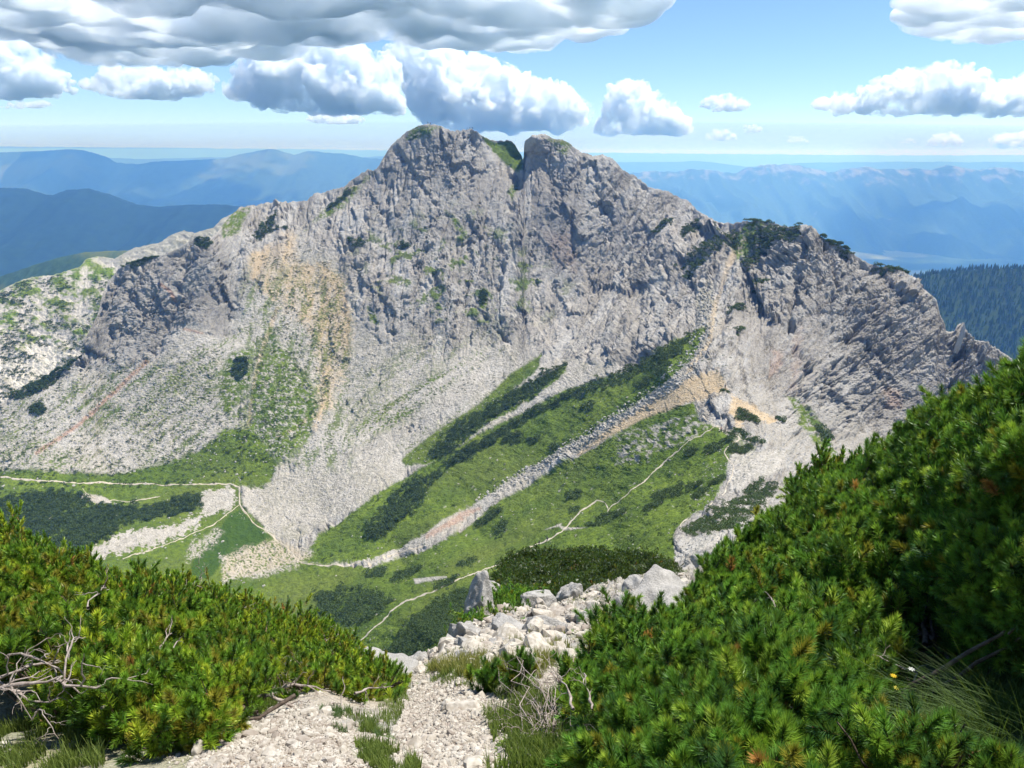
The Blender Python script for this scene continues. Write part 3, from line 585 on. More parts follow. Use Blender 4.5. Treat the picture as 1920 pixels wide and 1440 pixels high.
# ------------------------------------------------------------------ small building kits
def ico(sub):
    t = (1 + 5**.5) / 2
    V = [(-1,t,0),(1,t,0),(-1,-t,0),(1,-t,0),(0,-1,t),(0,1,t),(0,-1,-t),(0,1,-t),(t,0,-1),(t,0,1),(-t,0,-1),(-t,0,1)]
    Fc = [(0,11,5),(0,5,1),(0,1,7),(0,7,10),(0,10,11),(1,5,9),(5,11,4),(11,10,2),(10,7,6),(7,1,8),(3,9,4),(3,4,2),(3,2,6),(3,6,8),(3,8,9),(4,9,5),(2,4,11),(6,2,10),(8,6,7),(9,8,1)]
    V = [tuple(np.array(v) / np.linalg.norm(v)) for v in V]
    for _ in range(sub):
        cache = {}; nf = []
        def mid(a, b):
            k = (min(a, b), max(a, b))
            if k not in cache:
                p = np.array(V[a]) + np.array(V[b]); V.append(tuple(p / np.linalg.norm(p))); cache[k] = len(V) - 1
            return cache[k]
        for a, b, c in Fc:
            x, y, z = mid(a, b), mid(b, c), mid(c, a); nf += [(a, x, z), (b, y, x), (c, z, y), (x, y, z)]
        Fc = nf
    return np.array(V), np.array(Fc)
ICO = {k: ico(k) for k in range(5)}
def rand_rot(n, tilt=None):
    """n rotation matrices; with tilt the local z axis stays within tilt radians of world z"""
    a = rng.uniform(0, 2 * math.pi, n); 
    if tilt is None:
        q = rng.normal(size=(n, 4)); q /= np.linalg.norm(q, axis=1, keepdims=True); w_, x, y, z = q.T
        return np.stack([1-2*(y*y+z*z), 2*(x*y-z*w_), 2*(x*z+y*w_), 2*(x*y+z*w_), 1-2*(x*x+z*z), 2*(y*z-x*w_), 2*(x*z-y*w_), 2*(y*z+x*w_), 1-2*(x*x+y*y)], -1).reshape(n, 3, 3)
    t = np.abs(rng.normal(0, tilt, n)); p = rng.uniform(0, 2 * math.pi, n)
    d = np.stack([np.sin(t) * np.cos(p), np.sin(t) * np.sin(p), np.cos(t)], -1)
    return rot_to(d, a)
def rot_to(d, roll):
    d = d / np.linalg.norm(d, axis=1, keepdims=True)
    h = np.where(np.abs(d[:, 2:3]) < .95, np.array([[0, 0, 1.]]), np.array([[1., 0, 0]]))
    x = np.cross(h, d); x /= np.linalg.norm(x, axis=1, keepdims=True); y = np.cross(d, x)
    c, s = np.cos(roll)[:, None], np.sin(roll)[:, None]
    X_ = x * c + y * s; Y_ = -x * s + y * c
    return np.stack([X_, Y_, d], -1)
def scatter(tv, tf, P, Rm, sc):
    """copies of a template (verts, faces) at P with rotation and scale, one mesh"""
    n = len(P); sc = np.asarray(sc, float); sc = sc[:, None] if sc.ndim == 1 else sc
    V = np.einsum('nij,nvj->nvi', Rm, tv[None] * sc[:, None, :]) + P[:, None, :]
    Fc = tf[None] + (np.arange(n) * len(tv))[:, None, None]
    return V.reshape(-1, 3), Fc.reshape(-1, tf.shape[1])
def tube(pts, rad, n=7):
    """tapered tube along a polyline: verts, quads"""
    P = np.asarray(pts, float); rad = np.broadcast_to(rad, len(P)); T = np.gradient(P, axis=0); T /= np.linalg.norm(T, axis=1, keepdims=True) + 1e-9
    Rm = rot_to(T, np.zeros(len(P))); a = np.linspace(0, 2 * math.pi, n, endpoint=False)
    # keep the frame from twisting
    X_ = [Rm[0, :, 0]]
    for k in range(1, len(P)):
        x = X_[-1] - T[k] * (X_[-1] @ T[k]); X_.append(x / (np.linalg.norm(x) + 1e-9))
    X_ = np.array(X_); Y_ = np.cross(T, X_)
    V = P[:, None] + rad[:, None, None] * (np.cos(a)[None, :, None] * X_[:, None] + np.sin(a)[None, :, None] * Y_[:, None])
    i = np.arange(len(P) - 1)[:, None] * n + np.arange(n)[None]; j = np.arange(len(P) - 1)[:, None] * n + (np.arange(n)[None] + 1) % n
    Q = np.stack([i, j, j + n, i + n], -1).reshape(-1, 4)
    return V.reshape(-1, 3), Q
class Acc:
    def __init__(s): s.V = []; s.F = []; s.n = 0; s.A = []
    def add(s, V, Fc, a=None):
        s.V.append(V); s.F.append(np.asarray(Fc) + s.n); s.n += len(V)
        if a is not None: s.A.append(a)
        return s
    def build(s, name, mat, parent=None, smooth=True, attr=None):
        if not s.V: return None
        V = np.concatenate(s.V); 
        if parent is not None: V = V - np.array(parent.location)[None]
        return mesh_np(name, V, np.concatenate(s.F), mat, parent, smooth, {attr: np.concatenate(s.A)} if attr else None)
def rock(P, size, sub=3, flat=.75, seed=0, rough=.25):
    v, f = ICO[sub]; s = np.asarray(size, float)
    q = v * 1.0
    nrm = np.random.default_rng(seed)
    for _ in range(16):                      # facets: cut with random planes
        d = nrm.normal(size=3); d /= np.linalg.norm(d); h = nrm.uniform(.52, .85); k = q @ d
        q = q - np.clip(k - h, 0, None)[:, None] * d[None] * .97
    q = q * (1 + rough * .5 * vnoise3(q * 2.2 + seed, seed)[:, None] + rough * .3 * vnoise3(q * 5 + seed, seed + 1)[:, None])
    q *= s[None]; a = nrm.uniform(0, 6.28); c, sn = math.cos(a), math.sin(a)
    q = np.stack([q[:, 0] * c - q[:, 1] * sn, q[:, 0] * sn + q[:, 1] * c, q[:, 2]], -1)
    return q + np.asarray(P)[None], f

# ------------------------------------------------------------------ gravel
def stones(n, polys, smin, smax, seed, far=False):
    r = np.random.default_rng(seed); P = []; 
    while len(P) < n:
        u = r.uniform(300, 1100 + 230 * far, 4000); v = r.uniform(1240 - 190 * far, 1445 - 170 * far, 4000)
        p = sampB(u, v); k = r.uniform(0, 1, 4000) < np.clip((p[:, 1] / 7.)**2.0, .02, 1)
        g = np.zeros(4000, bool); pu = u + 0; pv = v + 0
        for po in polys: g |= poly_sd(pu, pv, po) + 30 * perlin2(p[:, 0] / .5, p[:, 1] / .5, 5) < 0
        P += list(p[k & g])
    P = np.array(P[:n]); return P
ST = [rock((0, 0, 0), (1, .8, .55), 1, seed=900 + i, rough=.3) for i in range(6)]
OC = [[(800,1240),(860,1190),(960,1150),(1100,1115),(1250,1080),(1310,1062),(1320,1160),(1100,1220),(1000,1245),(860,1262)]]
GP = [[(330,1530),(360,1420),(450,1345),(560,1335),(700,1380),(745,1400),(755,1330),(780,1290),(850,1262),(930,1285),(965,1330),(925,1400),(910,1530)], [(970,1300),(1010,1262),(1050,1246),(1080,1262),(1050,1320),(1000,1330)]]
GW = [[(300,1480),(300,1360),(440,1310),(640,1320),(760,1350),(760,1260),(900,1240),(1050,1240),(1100,1300),(960,1480)]]
acc = Acc()
for (n, polys, s0, s1, sd_) in ((11000, GP, .005, .013, 1), (4200, GP, .010, .022, 2), (420, GP, .02, .040, 3), (34, GP, .04, .06, 6), (6500, GW, .005, .018, 4), (200, GW, .02, .045, 5), (5200, OC, .02, .06, 7), (900, OC, .05, .16, 8), (120, OC, .12, .30, 9)):
    P = stones(n, polys, s0, s1, sd_, polys is OC); sz = s0 * (s1 / s0)**(rng.uniform(0, 1, n)**1.6); var = rng.integers(0, 6, n)
    for q in range(6):
        k = var == q; m = k.sum(); tv, tf = ST[q]
        sc3 = sz[k][:, None] * rng.uniform(.7, 1.25, (m, 3)); Pk = P[k] + np.array([0, 0, 1]) * (sz[k] * .25)[:, None]
        V, Fc = scatter(tv, tf, Pk, rand_rot(m, .5), sc3); acc.add(V, Fc, np.repeat(rng.uniform(0, 1, m)**2.5, len(tv)))
gv_ = acc.build('gravel', M_STONE, smooth=False, attr='tone'); tag(gv_, 'pale beige limestone gravel and broken stones on the footpath in the foreground', 'gravel', kind='stuff')

# the hillside around and behind the viewer
gx = np.linspace(-45, 45, 150); gy = np.linspace(-30, 6.2, 90); GX, GY = np.meshgrid(gx, gy)
GZ = -1.95 - .56 * GY + .25 * fbm2(GX / 4., GY / 4., 4, 990) - .004 * GX**2 - .03 * np.maximum(np.abs(GX) - 4, 0)
hs = mesh_np('ground', np.stack([GX, GY, GZ], -1), grid_faces(90, 150), M_NEAR, smooth=True, attrs=dict(grass=np.clip(.4 + 1.2 * fbm2(GX / 3., GY / 3., 4, 991), 0, 1).ravel(), scree=(GX * 0 + .7).ravel(), ochre=(GX * 0 + .2).ravel(), streak=(GX * 0 + .5).ravel())); tag(hs, kind='structure')
# ------------------------------------------------------------------ dwarf pine and scrub on the slopes
def tri_clump(n, rad, size, r, up=.35):
    """n random leaf triangles in a squashed ball"""
    d = r.normal(size=(n, 3)); d /= np.linalg.norm(d, axis=1, keepdims=True); d *= (r.uniform(.35, 1, n)**.5)[:, None] * rad
    d[:, 2] = np.abs(d[:, 2]) * .75 + .05 * rad
    q = r.normal(size=(n, 3, 3)); q /= np.linalg.norm(q, axis=2, keepdims=True)
    return d[:, None] + q * size
CL = [tri_clump(46, 1.0, .30, np.random.default_rng(40 + i)) for i in range(7)]
def clumps(P, rad, base=(.020, .042, .012), tip=(.055, .095, .022), r=rng):
    n = len(P); T = np.stack([CL[i] for i in r.integers(0, 7, n)]).reshape(n, -1, 3)
    a = r.uniform(0, 6.28, n); c, s = np.cos(a), np.sin(a); rad = np.broadcast_to(rad, n)[:, None]
    X_ = T[..., 0] * c[:, None] - T[..., 1] * s[:, None]; Y_ = T[..., 0] * s[:, None] + T[..., 1] * c[:, None]
    V = np.stack([X_ * rad, Y_ * rad, T[..., 2] * rad], -1) + P[:, None]
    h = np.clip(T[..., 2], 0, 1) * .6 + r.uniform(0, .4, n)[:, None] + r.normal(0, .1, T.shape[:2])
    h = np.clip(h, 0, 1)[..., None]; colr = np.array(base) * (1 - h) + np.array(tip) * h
    m = T.shape[1]
    return V.reshape(-1, 3), np.arange(n * m).reshape(-1, 3), colr.reshape(-1, 3)
def in_poly(poly, n, grid, sampler, namp=5., r=rng):
    p = np.array(poly, float); x0, y0 = p.min(0); x1, y1 = p.max(0); out = []; tries = 0
    while len(out) < n and tries < 60:
        u = r.uniform(x0 - 4, x1 + 4, n * 3); v = r.uniform(y0 - 4, y1 + 4, n * 3); tries += 1
        ok = poly_sd(u, v, p) + namp * perlin2(u / 9., v / 7., 9) + .5 * namp * perlin2(u / 3.5, v / 3., 19) < 0
        out += list(zip(u[ok], v[ok]))
    o = np.array(out[:n]); return sampler(o[:, 0], o[:, 1])
def area(poly):
    p = np.array(poly, float); x, y = p.T; return .5 * abs(x @ np.roll(y, -1) - y @ np.roll(x, -1))
sA = lambda u, v: samp(PA, u, v)
def patch(poly, label, rad=1.25, dens=1.0, sampler=sA, tone=1.0, group='dark dwarf pine patches on the mountain'):
    p = np.array(poly, float); cu, cv = p.mean(0); c = sampler(np.array([cu]), np.array([cv]))[0]
    rad = min(rad, max(.45, float(np.linalg.norm(c)) / 300)); dens = dens * (1.5 if rad < .9 else 1)
    # clump radius in photo pixels sets how many are needed to close the cover
    rp = rad / np.linalg.norm(c) * F; n = int(np.clip(dens * area(poly) / (rp * rp * .42) + 3, 4, 6000))
    P = in_poly(poly, n, None, sampler, namp=min(9, .4 + area(poly)**.5 * .10))
    if not len(P): return
    P = P + np.array([0, 0, 1.]) * ((.35 + 1.9 * np.clip(perlin2(P[:, 0] / 4., P[:, 2] / 4., 4), -.3, 1)) * rad)[:, None]
    V, Fc, col = clumps(P, rng.uniform(.5, 1.35, len(P)) * rad, tuple(.9 * tone * x for x in (.020, .042, .013)), tuple(tone * x for x in (.085, .135, .034)))
    V = V - c[None]
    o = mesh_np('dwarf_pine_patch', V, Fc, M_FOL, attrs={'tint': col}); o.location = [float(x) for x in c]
    return tag(o, label, 'shrub patch', group)
PATCHES = [
 ([(1382,436),(1384,462),(1342,490),(1290,522),(1278,518),(1296,500),(1268,498),(1320,465),(1350,442)], 'largest dark pine patch left of the rocky gap on the right shoulder'),
 ([(1400,442),(1430,430),(1500,424),(1492,446),(1462,456),(1430,476),(1405,512),(1392,495),(1408,465)], 'dark pine patch wrapping the grassy knob right of the ridge trail'),
 (ell(1242,429,24,7,-36), 'small slanting dark pine strip, highest on the right flank of the main face'),
 (ell(1294,431,24,9,-40), 'oval dark pine patch between the slanting strip and the largest patch'),
 (ell(1422,415,30,4,3), 'thin dark pine fringe on top of the grassy knob'),
 (ell(1568,456,36,7,27), 'dark pine fringe leaning on the crest of the right cliff'),
 (ell(1668,504,34,5,6), 'low dark pine fringe farthest right on the cliff crest'),
 (ell(1380,578,17,7,-8), 'small round pine patch alone on pale rock below the knob'),
 (ell(1427,534,22,5,-14), 'light thin scrub strip on the smooth slab below the knob'),
 ([(1302,628),(1275,665),(1205,700),(1140,728),(1062,754),(1058,742),(1120,714),(1200,680),(1255,650)], 'dark pine belt along the upper edge of the long green slope'),
 ([(1062,742),(1055,756),(985,790),(910,840),(868,866),(820,882),(850,855),(930,806),(1000,768)], 'dark pine belt running down below the pale scree tongue'),
 ([(1066,684),(1040,706),(1000,742),(960,762),(930,782),(880,812),(850,848),(808,862),(806,848),(850,800),(925,755),(980,722),(1020,700)], 'long dark pine belt on the upper green tongue'),
 ([(838,880),(812,905),(786,945),(742,985),(712,1014),(690,1012),(692,985),(716,950),(752,915),(790,895)], 'dark bushy clump at the lower left end of the green slope'),
 ([(-120,948),(0,930),(100,922),(150,925),(182,952),(280,948),(372,926),(378,950),(300,970),(232,985),(172,1030),(100,1045),(0,1010),(-120,1020)], 'broad dark pine carpet on the basin floor at far left'),
 (ell(381,455,18,11,10), 'round dark pine patch on top of the dark crag'),
 (ell(262,488,38,6,-20), 'dark pine fringe along the left edge of the dark crag top'),
 ([(522,404),(500,412),(474,444),(490,450),(508,436),(545,432),(510,430)], 'dark pine patch in the hollow of the left shoulder'),
 (ell(640,372,34,4,-38), 'thin dark scrub line climbing the left shoulder'),
 ([(157,664),(130,690),(80,735),(36,748),(20,746),(60,718),(120,680)], 'long dark pine strip on the grassy rib below the crag at far left'),
 (ell(70,768,15,11,0), 'round pine bush alone on the far left scree'),
 (ell(668,455,16,9,15), 'larger of two dark bushes on the rock above the ochre scree'),
 (ell(758,458,9,9,0), 'small round dark bush to the right of the larger bush on the rock face'),
 (ell(1351,833,33,8,-33), 'long dark pine bush beside the saddle trail, left of the trail loop'),
 (ell(1295,852,14,6,-30), 'small dark bush beside the side trail below the saddle'),
 (ell(1267,922,50,9,-16), 'widest dark pine strip in the meadow below the side trail'),
 (ell(1344,904,17,7,-25), 'short pine bush left of the pale trail above the widest strip'),
 (ell(1311,927,17,7,-28), 'small pine bush between the widest strip and the pale trail'),
 (ell(1225,948,22,7,-30), 'small dark strip under the left end of the widest meadow strip'),
 ([(1352,806),(1390,806),(1420,830),(1432,842),(1418,840),(1392,818),(1366,812)], 'dark pine strip above the loop of the pale trail'),
 (ell(1387,842,23,9,-4), 'flat green bush ringed by the loop of the pale trail'),
 ([(1384,766),(1400,775),(1428,798),(1418,798),(1395,790),(1382,790)], 'dark scrub strip below the ochre saddle'),
 (ell(1360,736,9,4,0), 'tiny dark bush on top of the ochre saddle'),
 (ell(1462,790,9,4,10), 'tiny dark bush at the right end of the ochre bank'),
 ([(1440,905),(1462,912),(1425,948),(1385,985),(1300,1008),(1278,1002),(1318,972),(1375,942)], 'large dark pine bank beside the pale trail near the spur'),
 (ell(1412,910,24,8,-30), 'dark pine bush above the large bank by the spur'),
 (ell(1136,974,38,7,-22), 'dark pine strip below the bend of the long meadow trail'),
 (ell(937,996,18,9,-52), 'dark bush group on the lower meadow, nearest the reddish erosion scar'),
 (ell(915,972,34,7,-35), 'long dark scrub strip just right of the reddish erosion scar'),
 (ell(1076,929,17,8,-20), 'oval dark bush in the middle of the meadow'),
 (ell(1076,957,9,6,-10), 'small dark bush under the oval meadow bush'),
 (ell(874,1056,20,6,-22), 'small dark bush above the lower trail'),
 (ell(705,1075,22,10,-20), 'dark bush left of the pair under the basin path'),
 (ell(761,1078,32,9,-22), 'long dark bush right of the pair under the basin path'),
 (ell(836,1094,26,6,-26), 'dark bush strip touching the lower trail from above'),
 ([(590,1118),(640,1100),(720,1112),(735,1130),(705,1158),(655,1175),(600,1150)], 'big dark thicket in the hollow left of the lower trail'),
 ([(905,1105),(892,1150),(850,1185),(800,1216),(760,1242),(680,1250),(745,1205),(765,1165),(815,1130),(870,1105)], 'dark pine thicket directly behind the white pinnacle'),
 (ell(1042,839,14,6,-10), 'small dark bush just above the boulder strip on the green slope'),
 (ell(1103,765,14,7,-15), 'dark bush near the top of the green slope, left of the next one'),
 (ell(1202,722,18,7,-20), 'dark bush near the top right of the green slope'),
 (ell(962,822,19,10,-20), 'dark bush in the middle of the green slope'),
 (ell(1240,690,22,14,-30), 'dark thicket in the upper corner of the green slope'),
 (ell(1000,826,12,7,-10), 'small bush right of the middle bush on the green slope'),
 (ell(955,760,12,5,-35), 'small dark bush beside the pale scree tongue'),
 (ell(450,690,14,22,20), 'dark scrub in the green gully left of the pale runnel'),
 (ell(905,560,7,14,15), 'narrow dark shrub low on the main rock face'),
 (ell(1385,620,9,6,0), 'tiny shrub on the slabs right of the ridge trail'),
 (ell(1545,815,11,24,-35), 'dark heath strip on the right scree'),
]
for poly, lab in PATCHES: patch(poly, lab)
# mid-distance scrub nobody could count
acc = Acc()
def speck(poly, n, rad, thr=.0, tone=1.):
    p = np.array(poly, float); u = rng.uniform(p[:, 0].min(), p[:, 0].max(), n * 4); v = rng.uniform(p[:, 1].min(), p[:, 1].max(), n * 4)
    ok = (poly_sd(u, v, p) < 0) & (fbm2(u / 26., v / 14., 3, 88) + .2 * rng.normal(size=len(u)) > thr)
    u, v = u[ok][:n], v[ok][:n]; P = sA(u, v); r_ = rad * rng.uniform(.5, 1.5, len(u))
    V, Fc, c = clumps(P, r_, tuple(tone * x for x in (.022, .045, .014)), tuple(tone * x for x in (.07, .11, .03))); acc.add(V, Fc, c)
speck([(560,1055),(700,930),(800,872),(1060,735),(1300,625),(1290,690),(1100,815),(850,965),(700,1050)], 700, .75, .08)
speck([(600,1064),(900,960),(1200,790),(1310,752),(1378,830),(1345,935),(1265,1000),(1250,1060),(900,1250),(560,1250)], 900, .5, .1)
speck([(0,760),(160,672),(430,655),(430,800),(330,870),(0,885)], 900, .75, .05, .9)
speck([(470,480),(560,440),(640,520),(660,620),(600,780),(500,870),(420,850),(500,600)], 1300, .75, .0, .9)
speck([(560,880),(640,800),(850,690),(960,640),(1000,690),(850,775)], 500, .6, .1, .9)
speck([(-100,885),(300,870),(420,810),(520,870),(440,905),(-100,935)], 700, .8, .0)
speck([(640,400),(900,380),(1200,420),(1300,500),(1200,660),(900,640),(700,620)], 420, .7, .22, .8)
speck([(1340,440),(1400,440),(1370,700),(1310,700)], 120, .5, .0)
sc_ob = acc.build('slope_scrub', M_FOL, smooth=False, attr='tint'); tag(sc_ob, 'scattered low green scrub and heath tufts over the scree and meadows', 'scrub', kind='stuff')
# scrub on the sunny plateau
acc = Acc(); u = rng.uniform(-280, 260, 9000); v = rng.uniform(515, 760, 9000)
i = np.clip((u - uC[0]) / (uC[1] - uC[0]), 0, NCc - 1).astype(int); s_ = (v - vtc[i]) / (vbc[i] - vtc[i]); jj = np.clip(s_ * (NRc - 1), 0, NRc - 1).astype(int)
ok = (s_ > .01) & (fbm2(u / 60., v / 26., 4, 93) + .12 * rng.normal(size=len(u)) > .04) & (u < 215)
V, Fc, c = clumps(PC[jj[ok], i[ok]], rng.uniform(.9, 2.2, ok.sum()), (.02, .042, .014), (.06, .10, .03)); acc.add(V, Fc, c)
pl_ob = acc.build('plateau_scrub', M_FOL, smooth=False, attr='tint'); tag(pl_ob, 'dark dwarf pine cover over the sunny limestone plateau at far left', 'scrub', kind='stuff')

# ------------------------------------------------------------------ conifers
def conifer(P, h, label, group=None, light=1.):
    r = np.random.default_rng(int(abs(P[0] * 13 + P[1] * 7)) + 5)
    t = empty('larch_tree', P, label, 'tree', group)
    V, Q = tube([(0, 0, -.3), (0, .0, h * .5), (.02 * h, 0, h)], [h * .035, h * .02, .01], 6)
    mesh_np('trunk', V, Q, M_BARK, t, True)
    n = 260; z = h * (.12 + .88 * r.uniform(0, 1, n)**1.1); k = 1 - z / h; rad = (.05 + .27 * k) * h * r.uniform(.3, 1.05, n)
    az = r.uniform(0, 6.28, n); p = np.stack([np.cos(az) * rad, np.sin(az) * rad, z - rad * .25], -1)
    q = r.normal(size=(n, 3, 3)); q /= np.linalg.norm(q, axis=2, keepdims=True); T = p[:, None] + q * (.07 * h) * np.array([1, 1, .55])
    c = np.array((.03, .06, .016)) * light + np.array((.04, .06, .012)) * light * r.uniform(0, 1, (n * 3, 1))
    mesh_np('crown', T.reshape(-1, 3), np.arange(n * 3).reshape(-1, 3), M_FOL, t, False, {'tint': c})
TREES = [(709,938,3.4,'small larch standing left of the dark bushy clump on the green slope'),(762,925,5.5,'tallest larch in the dark bushy clump low on the green slope'),(800,905,4.6,'larch at the upper end of the bushy clump on the green slope'),
 (742,948,4.0,'larch in the middle of the bushy clump on the green slope'),(64,962,5.2,'larch standing in the dark pine carpet on the basin floor'),(356,945,4.6,'larch at the right tip of the dark pine carpet'),(541,1128,3.6,'lone thin larch on the basin slope above the left pines'),
 (20,862,5.5,'larch at the foot of the scree by the left picture edge'),(8,864,4.0,'smaller larch left of its neighbour at the foot of the scree'),(672,1132,3.6,'larch poking out of the thicket left of the lower trail'),(655,1150,3.0,'shorter larch in the thicket left of the lower trail'),
 (862,812,3.4,'larch on the upper green tongue, upper one of two'),(835,838,3.6,'larch on the upper green tongue, lower one of two'),(945,706,3.0,'lone small larch at the top edge of the upper green tongue'),(880,793,2.8,'larch beside the long dark belt on the upper green tongue'),
 (205,985,3.6,'larch in the middle of the dark pine carpet'),(700,940,2.2,'tiny larch beside the small larch left of the bushy clump')]
for u, v, h, lab in TREES: conifer(sA(np.array([u]), np.array([v]))[0], h, lab, 'small larches on the slopes', 1.1)
# forest on the right hill: a far-off wood
r = np.random.default_rng(12); n = 20000
ih = r.integers(0, 260, n); jh = r.integers(62, 158, n); base = hillP[jh, ih] + r.uniform(-6, 6, (n, 3)) * [1, 1, 0]
hh = 6 + 9 * r.uniform(0, 1, n)**1.4; V = []; cone = []
for k in range(3):
    z0_, z1_, rr = (.12, .55, .20), (.36, .8, .15), (.6, 1.0, .09)
    a, b, c_ = (z0_, z1_, rr)[k]
    for s in range(5): cone.append([(0, 0, b)] + [(c_ * math.cos(x), c_ * math.sin(x), a) for x in (s * 1.2566, (s + 1) * 1.2566)])
cone = np.array(cone).reshape(-1, 3)
V, Fc = scatter(cone, np.arange(len(cone)).reshape(-1, 3), base, rand_rot(n, .03), hh)
tint = np.repeat(r.uniform(.6, 1.6, n), len(cone))[:, None] * np.array([(.045, .085, .02)])
wood = mesh_np('hill_wood', V, Fc, M_FOL, attrs={'tint': tint}); tag(wood, 'dense dark spruce forest covering the round hill behind the right cliff', 'forest', kind='stuff')

# ------------------------------------------------------------------ trodden trails and boulders on the slope
def trail(pts, wpx, lift=.16):
    p = np.array(pts, float); L = np.concatenate([[0], np.cumsum(np.hypot(*np.diff(p, axis=0).T))]); n = max(int(L[-1] / 3), 4)
    t = np.linspace(0, L[-1], n); u = np.interp(t, L, p[:, 0]); v = np.interp(t, L, p[:, 1])
    for _ in range(3): u[1:-1] = (u[:-2] + u[1:-1] * 2 + u[2:]) / 4; v[1:-1] = (v[:-2] + v[1:-1] * 2 + v[2:]) / 4
    du = np.gradient(u); dv = np.gradient(v); l = np.hypot(du, dv) + 1e-6; nx, ny = -dv / l, du / l
    wv = wpx * .62 * (.75 + 1.0 * fbm2(t / 11., t * 0 + wpx, 3, 55)) * .5; wob = 1.2 * perlin2(t / 14., t * 0 + .5, 66)
    rows = [samp(PA, u + nx * (wob + k * wv), v + ny * (wob + k * wv)) for k in (-1, -.4, .4, 1)]
    G = np.stack(rows, 0); G[1:3, :, 2] += lift; G[[0, 3], :, 2] += lift * .15
    # sit the middle above anything poking through
    o = mesh_np('path', G, grid_faces(4, len(u)), M_PATH, smooth=True); return tag(o, kind='structure')
trail([(-150,893),(0,895),(100,903),(230,907),(350,909),(430,907),(450,915),(448,945),(480,985),(510,1003),(540,1030),(565,1057),(600,1060),(640,1058),(700,1056),(760,1037),(800,1022)], 5.5)
trail([(448,947),(400,985),(330,1015),(230,1048)], 3)
trail([(668,1208),(700,1180),(730,1150),(755,1131),(800,1113),(850,1091),(900,1071),(950,1049),(985,1031),(1005,1021),(1030,1012),(1050,998),(1070,975),(1100,950),(1120,938)], 5, .13)
trail([(1120,938),(1132,940),(1142,955),(1138,965),(1145,950),(1170,932),(1200,908),(1240,870),(1290,830),(1320,812),(1340,800)], 3.4, .12)
trail([(1358,700),(1360,722),(1352,745),(1308,750),(1305,765),(1328,790),(1345,800),(1370,812),(1388,820),(1370,835),(1356,848),(1365,862),(1377,874),(1372,895),(1364,910),(1360,925),(1336,948),(1327,960)], 5, .13)
trail([(1290,975),(1276,985),(1279,1002)], 4, .15)
trail([(1388,820),(1400,824),(1410,836)], 4, .2)
trail([(155,915),(165,930),(200,942),(215,935),(240,942),(300,930)], 3)
# loose blocks: talus and stones in the meadows
acc = Acc(); SB_ = [rock((0, 0, 0), (1, .8, .7), 1, seed=70 + i) for i in range(5)]
def blocks(poly, n, s0, s1, thr=-9, pw=2.):
    p = np.array(poly, float); u = rng.uniform(p[:, 0].min(), p[:, 0].max(), n * 4); v = rng.uniform(p[:, 1].min(), p[:, 1].max(), n * 4)
    ok = (poly_sd(u, v, p) < 0) & (fbm2(u / 22., v / 12., 3, 99) > thr); u, v = u[ok][:n], v[ok][:n]; P = sA(u, v)
    sz = s0 + (s1 - s0) * rng.uniform(0, 1, len(u))**pw * (np.linalg.norm(P, axis=1) / 400)**.6; var = rng.integers(0, 5, len(u))
    for q in range(5):
        k = var == q
        if k.any():
            V, Fc = scatter(*SB_[q], P[k], rand_rot(k.sum(), .5), sz[k][:, None] * rng.uniform(.7, 1.3, (k.sum(), 3))); acc.add(V, Fc, np.full(len(V), 0.))
blocks([(1335,520),(1345,600),(1310,700),(1240,745),(1100,830),(930,932),(880,945),(900,926),(1090,812),(1230,718),(1290,650),(1310,560)], 2600, .3, 1.3)
blocks([(560,1055),(700,930),(800,872),(1060,735),(1300,625),(1290,690),(1100,815),(850,965),(700,1050)], 170, .25, 1.1, .05, 3)
blocks([(600,1064),(900,960),(1200,790),(1310,752),(1378,830),(1345,935),(1265,1000),(1250,1060),(900,1250),(560,1250)], 380, .2, .8, .05, 3)
blocks([(-100,885),(300,870),(420,810),(520,870),(560,1050),(430,1180),(-100,1100)], 500, .3, 1.2, .05, 3)
blocks([(440,965),(560,875),(850,770),(1060,680),(1060,735),(780,875),(560,1015)], 1500, .2, .7)
blocks([(0,760),(160,672),(430,655),(640,640),(900,650),(640,860),(330,870),(0,885)], 2600, .25, .9, -.1)
blocks([(1370,740),(1500,780),(1600,850),(1480,860),(1400,1000),(1300,1045),(1265,1050)], 900, .15, .6)
tl = acc.build('talus', M_BOULD, smooth=False, attr='tone'); tag(tl, 'loose pale limestone blocks strewn over scree, gullies and meadow', 'rubble', kind='stuff')
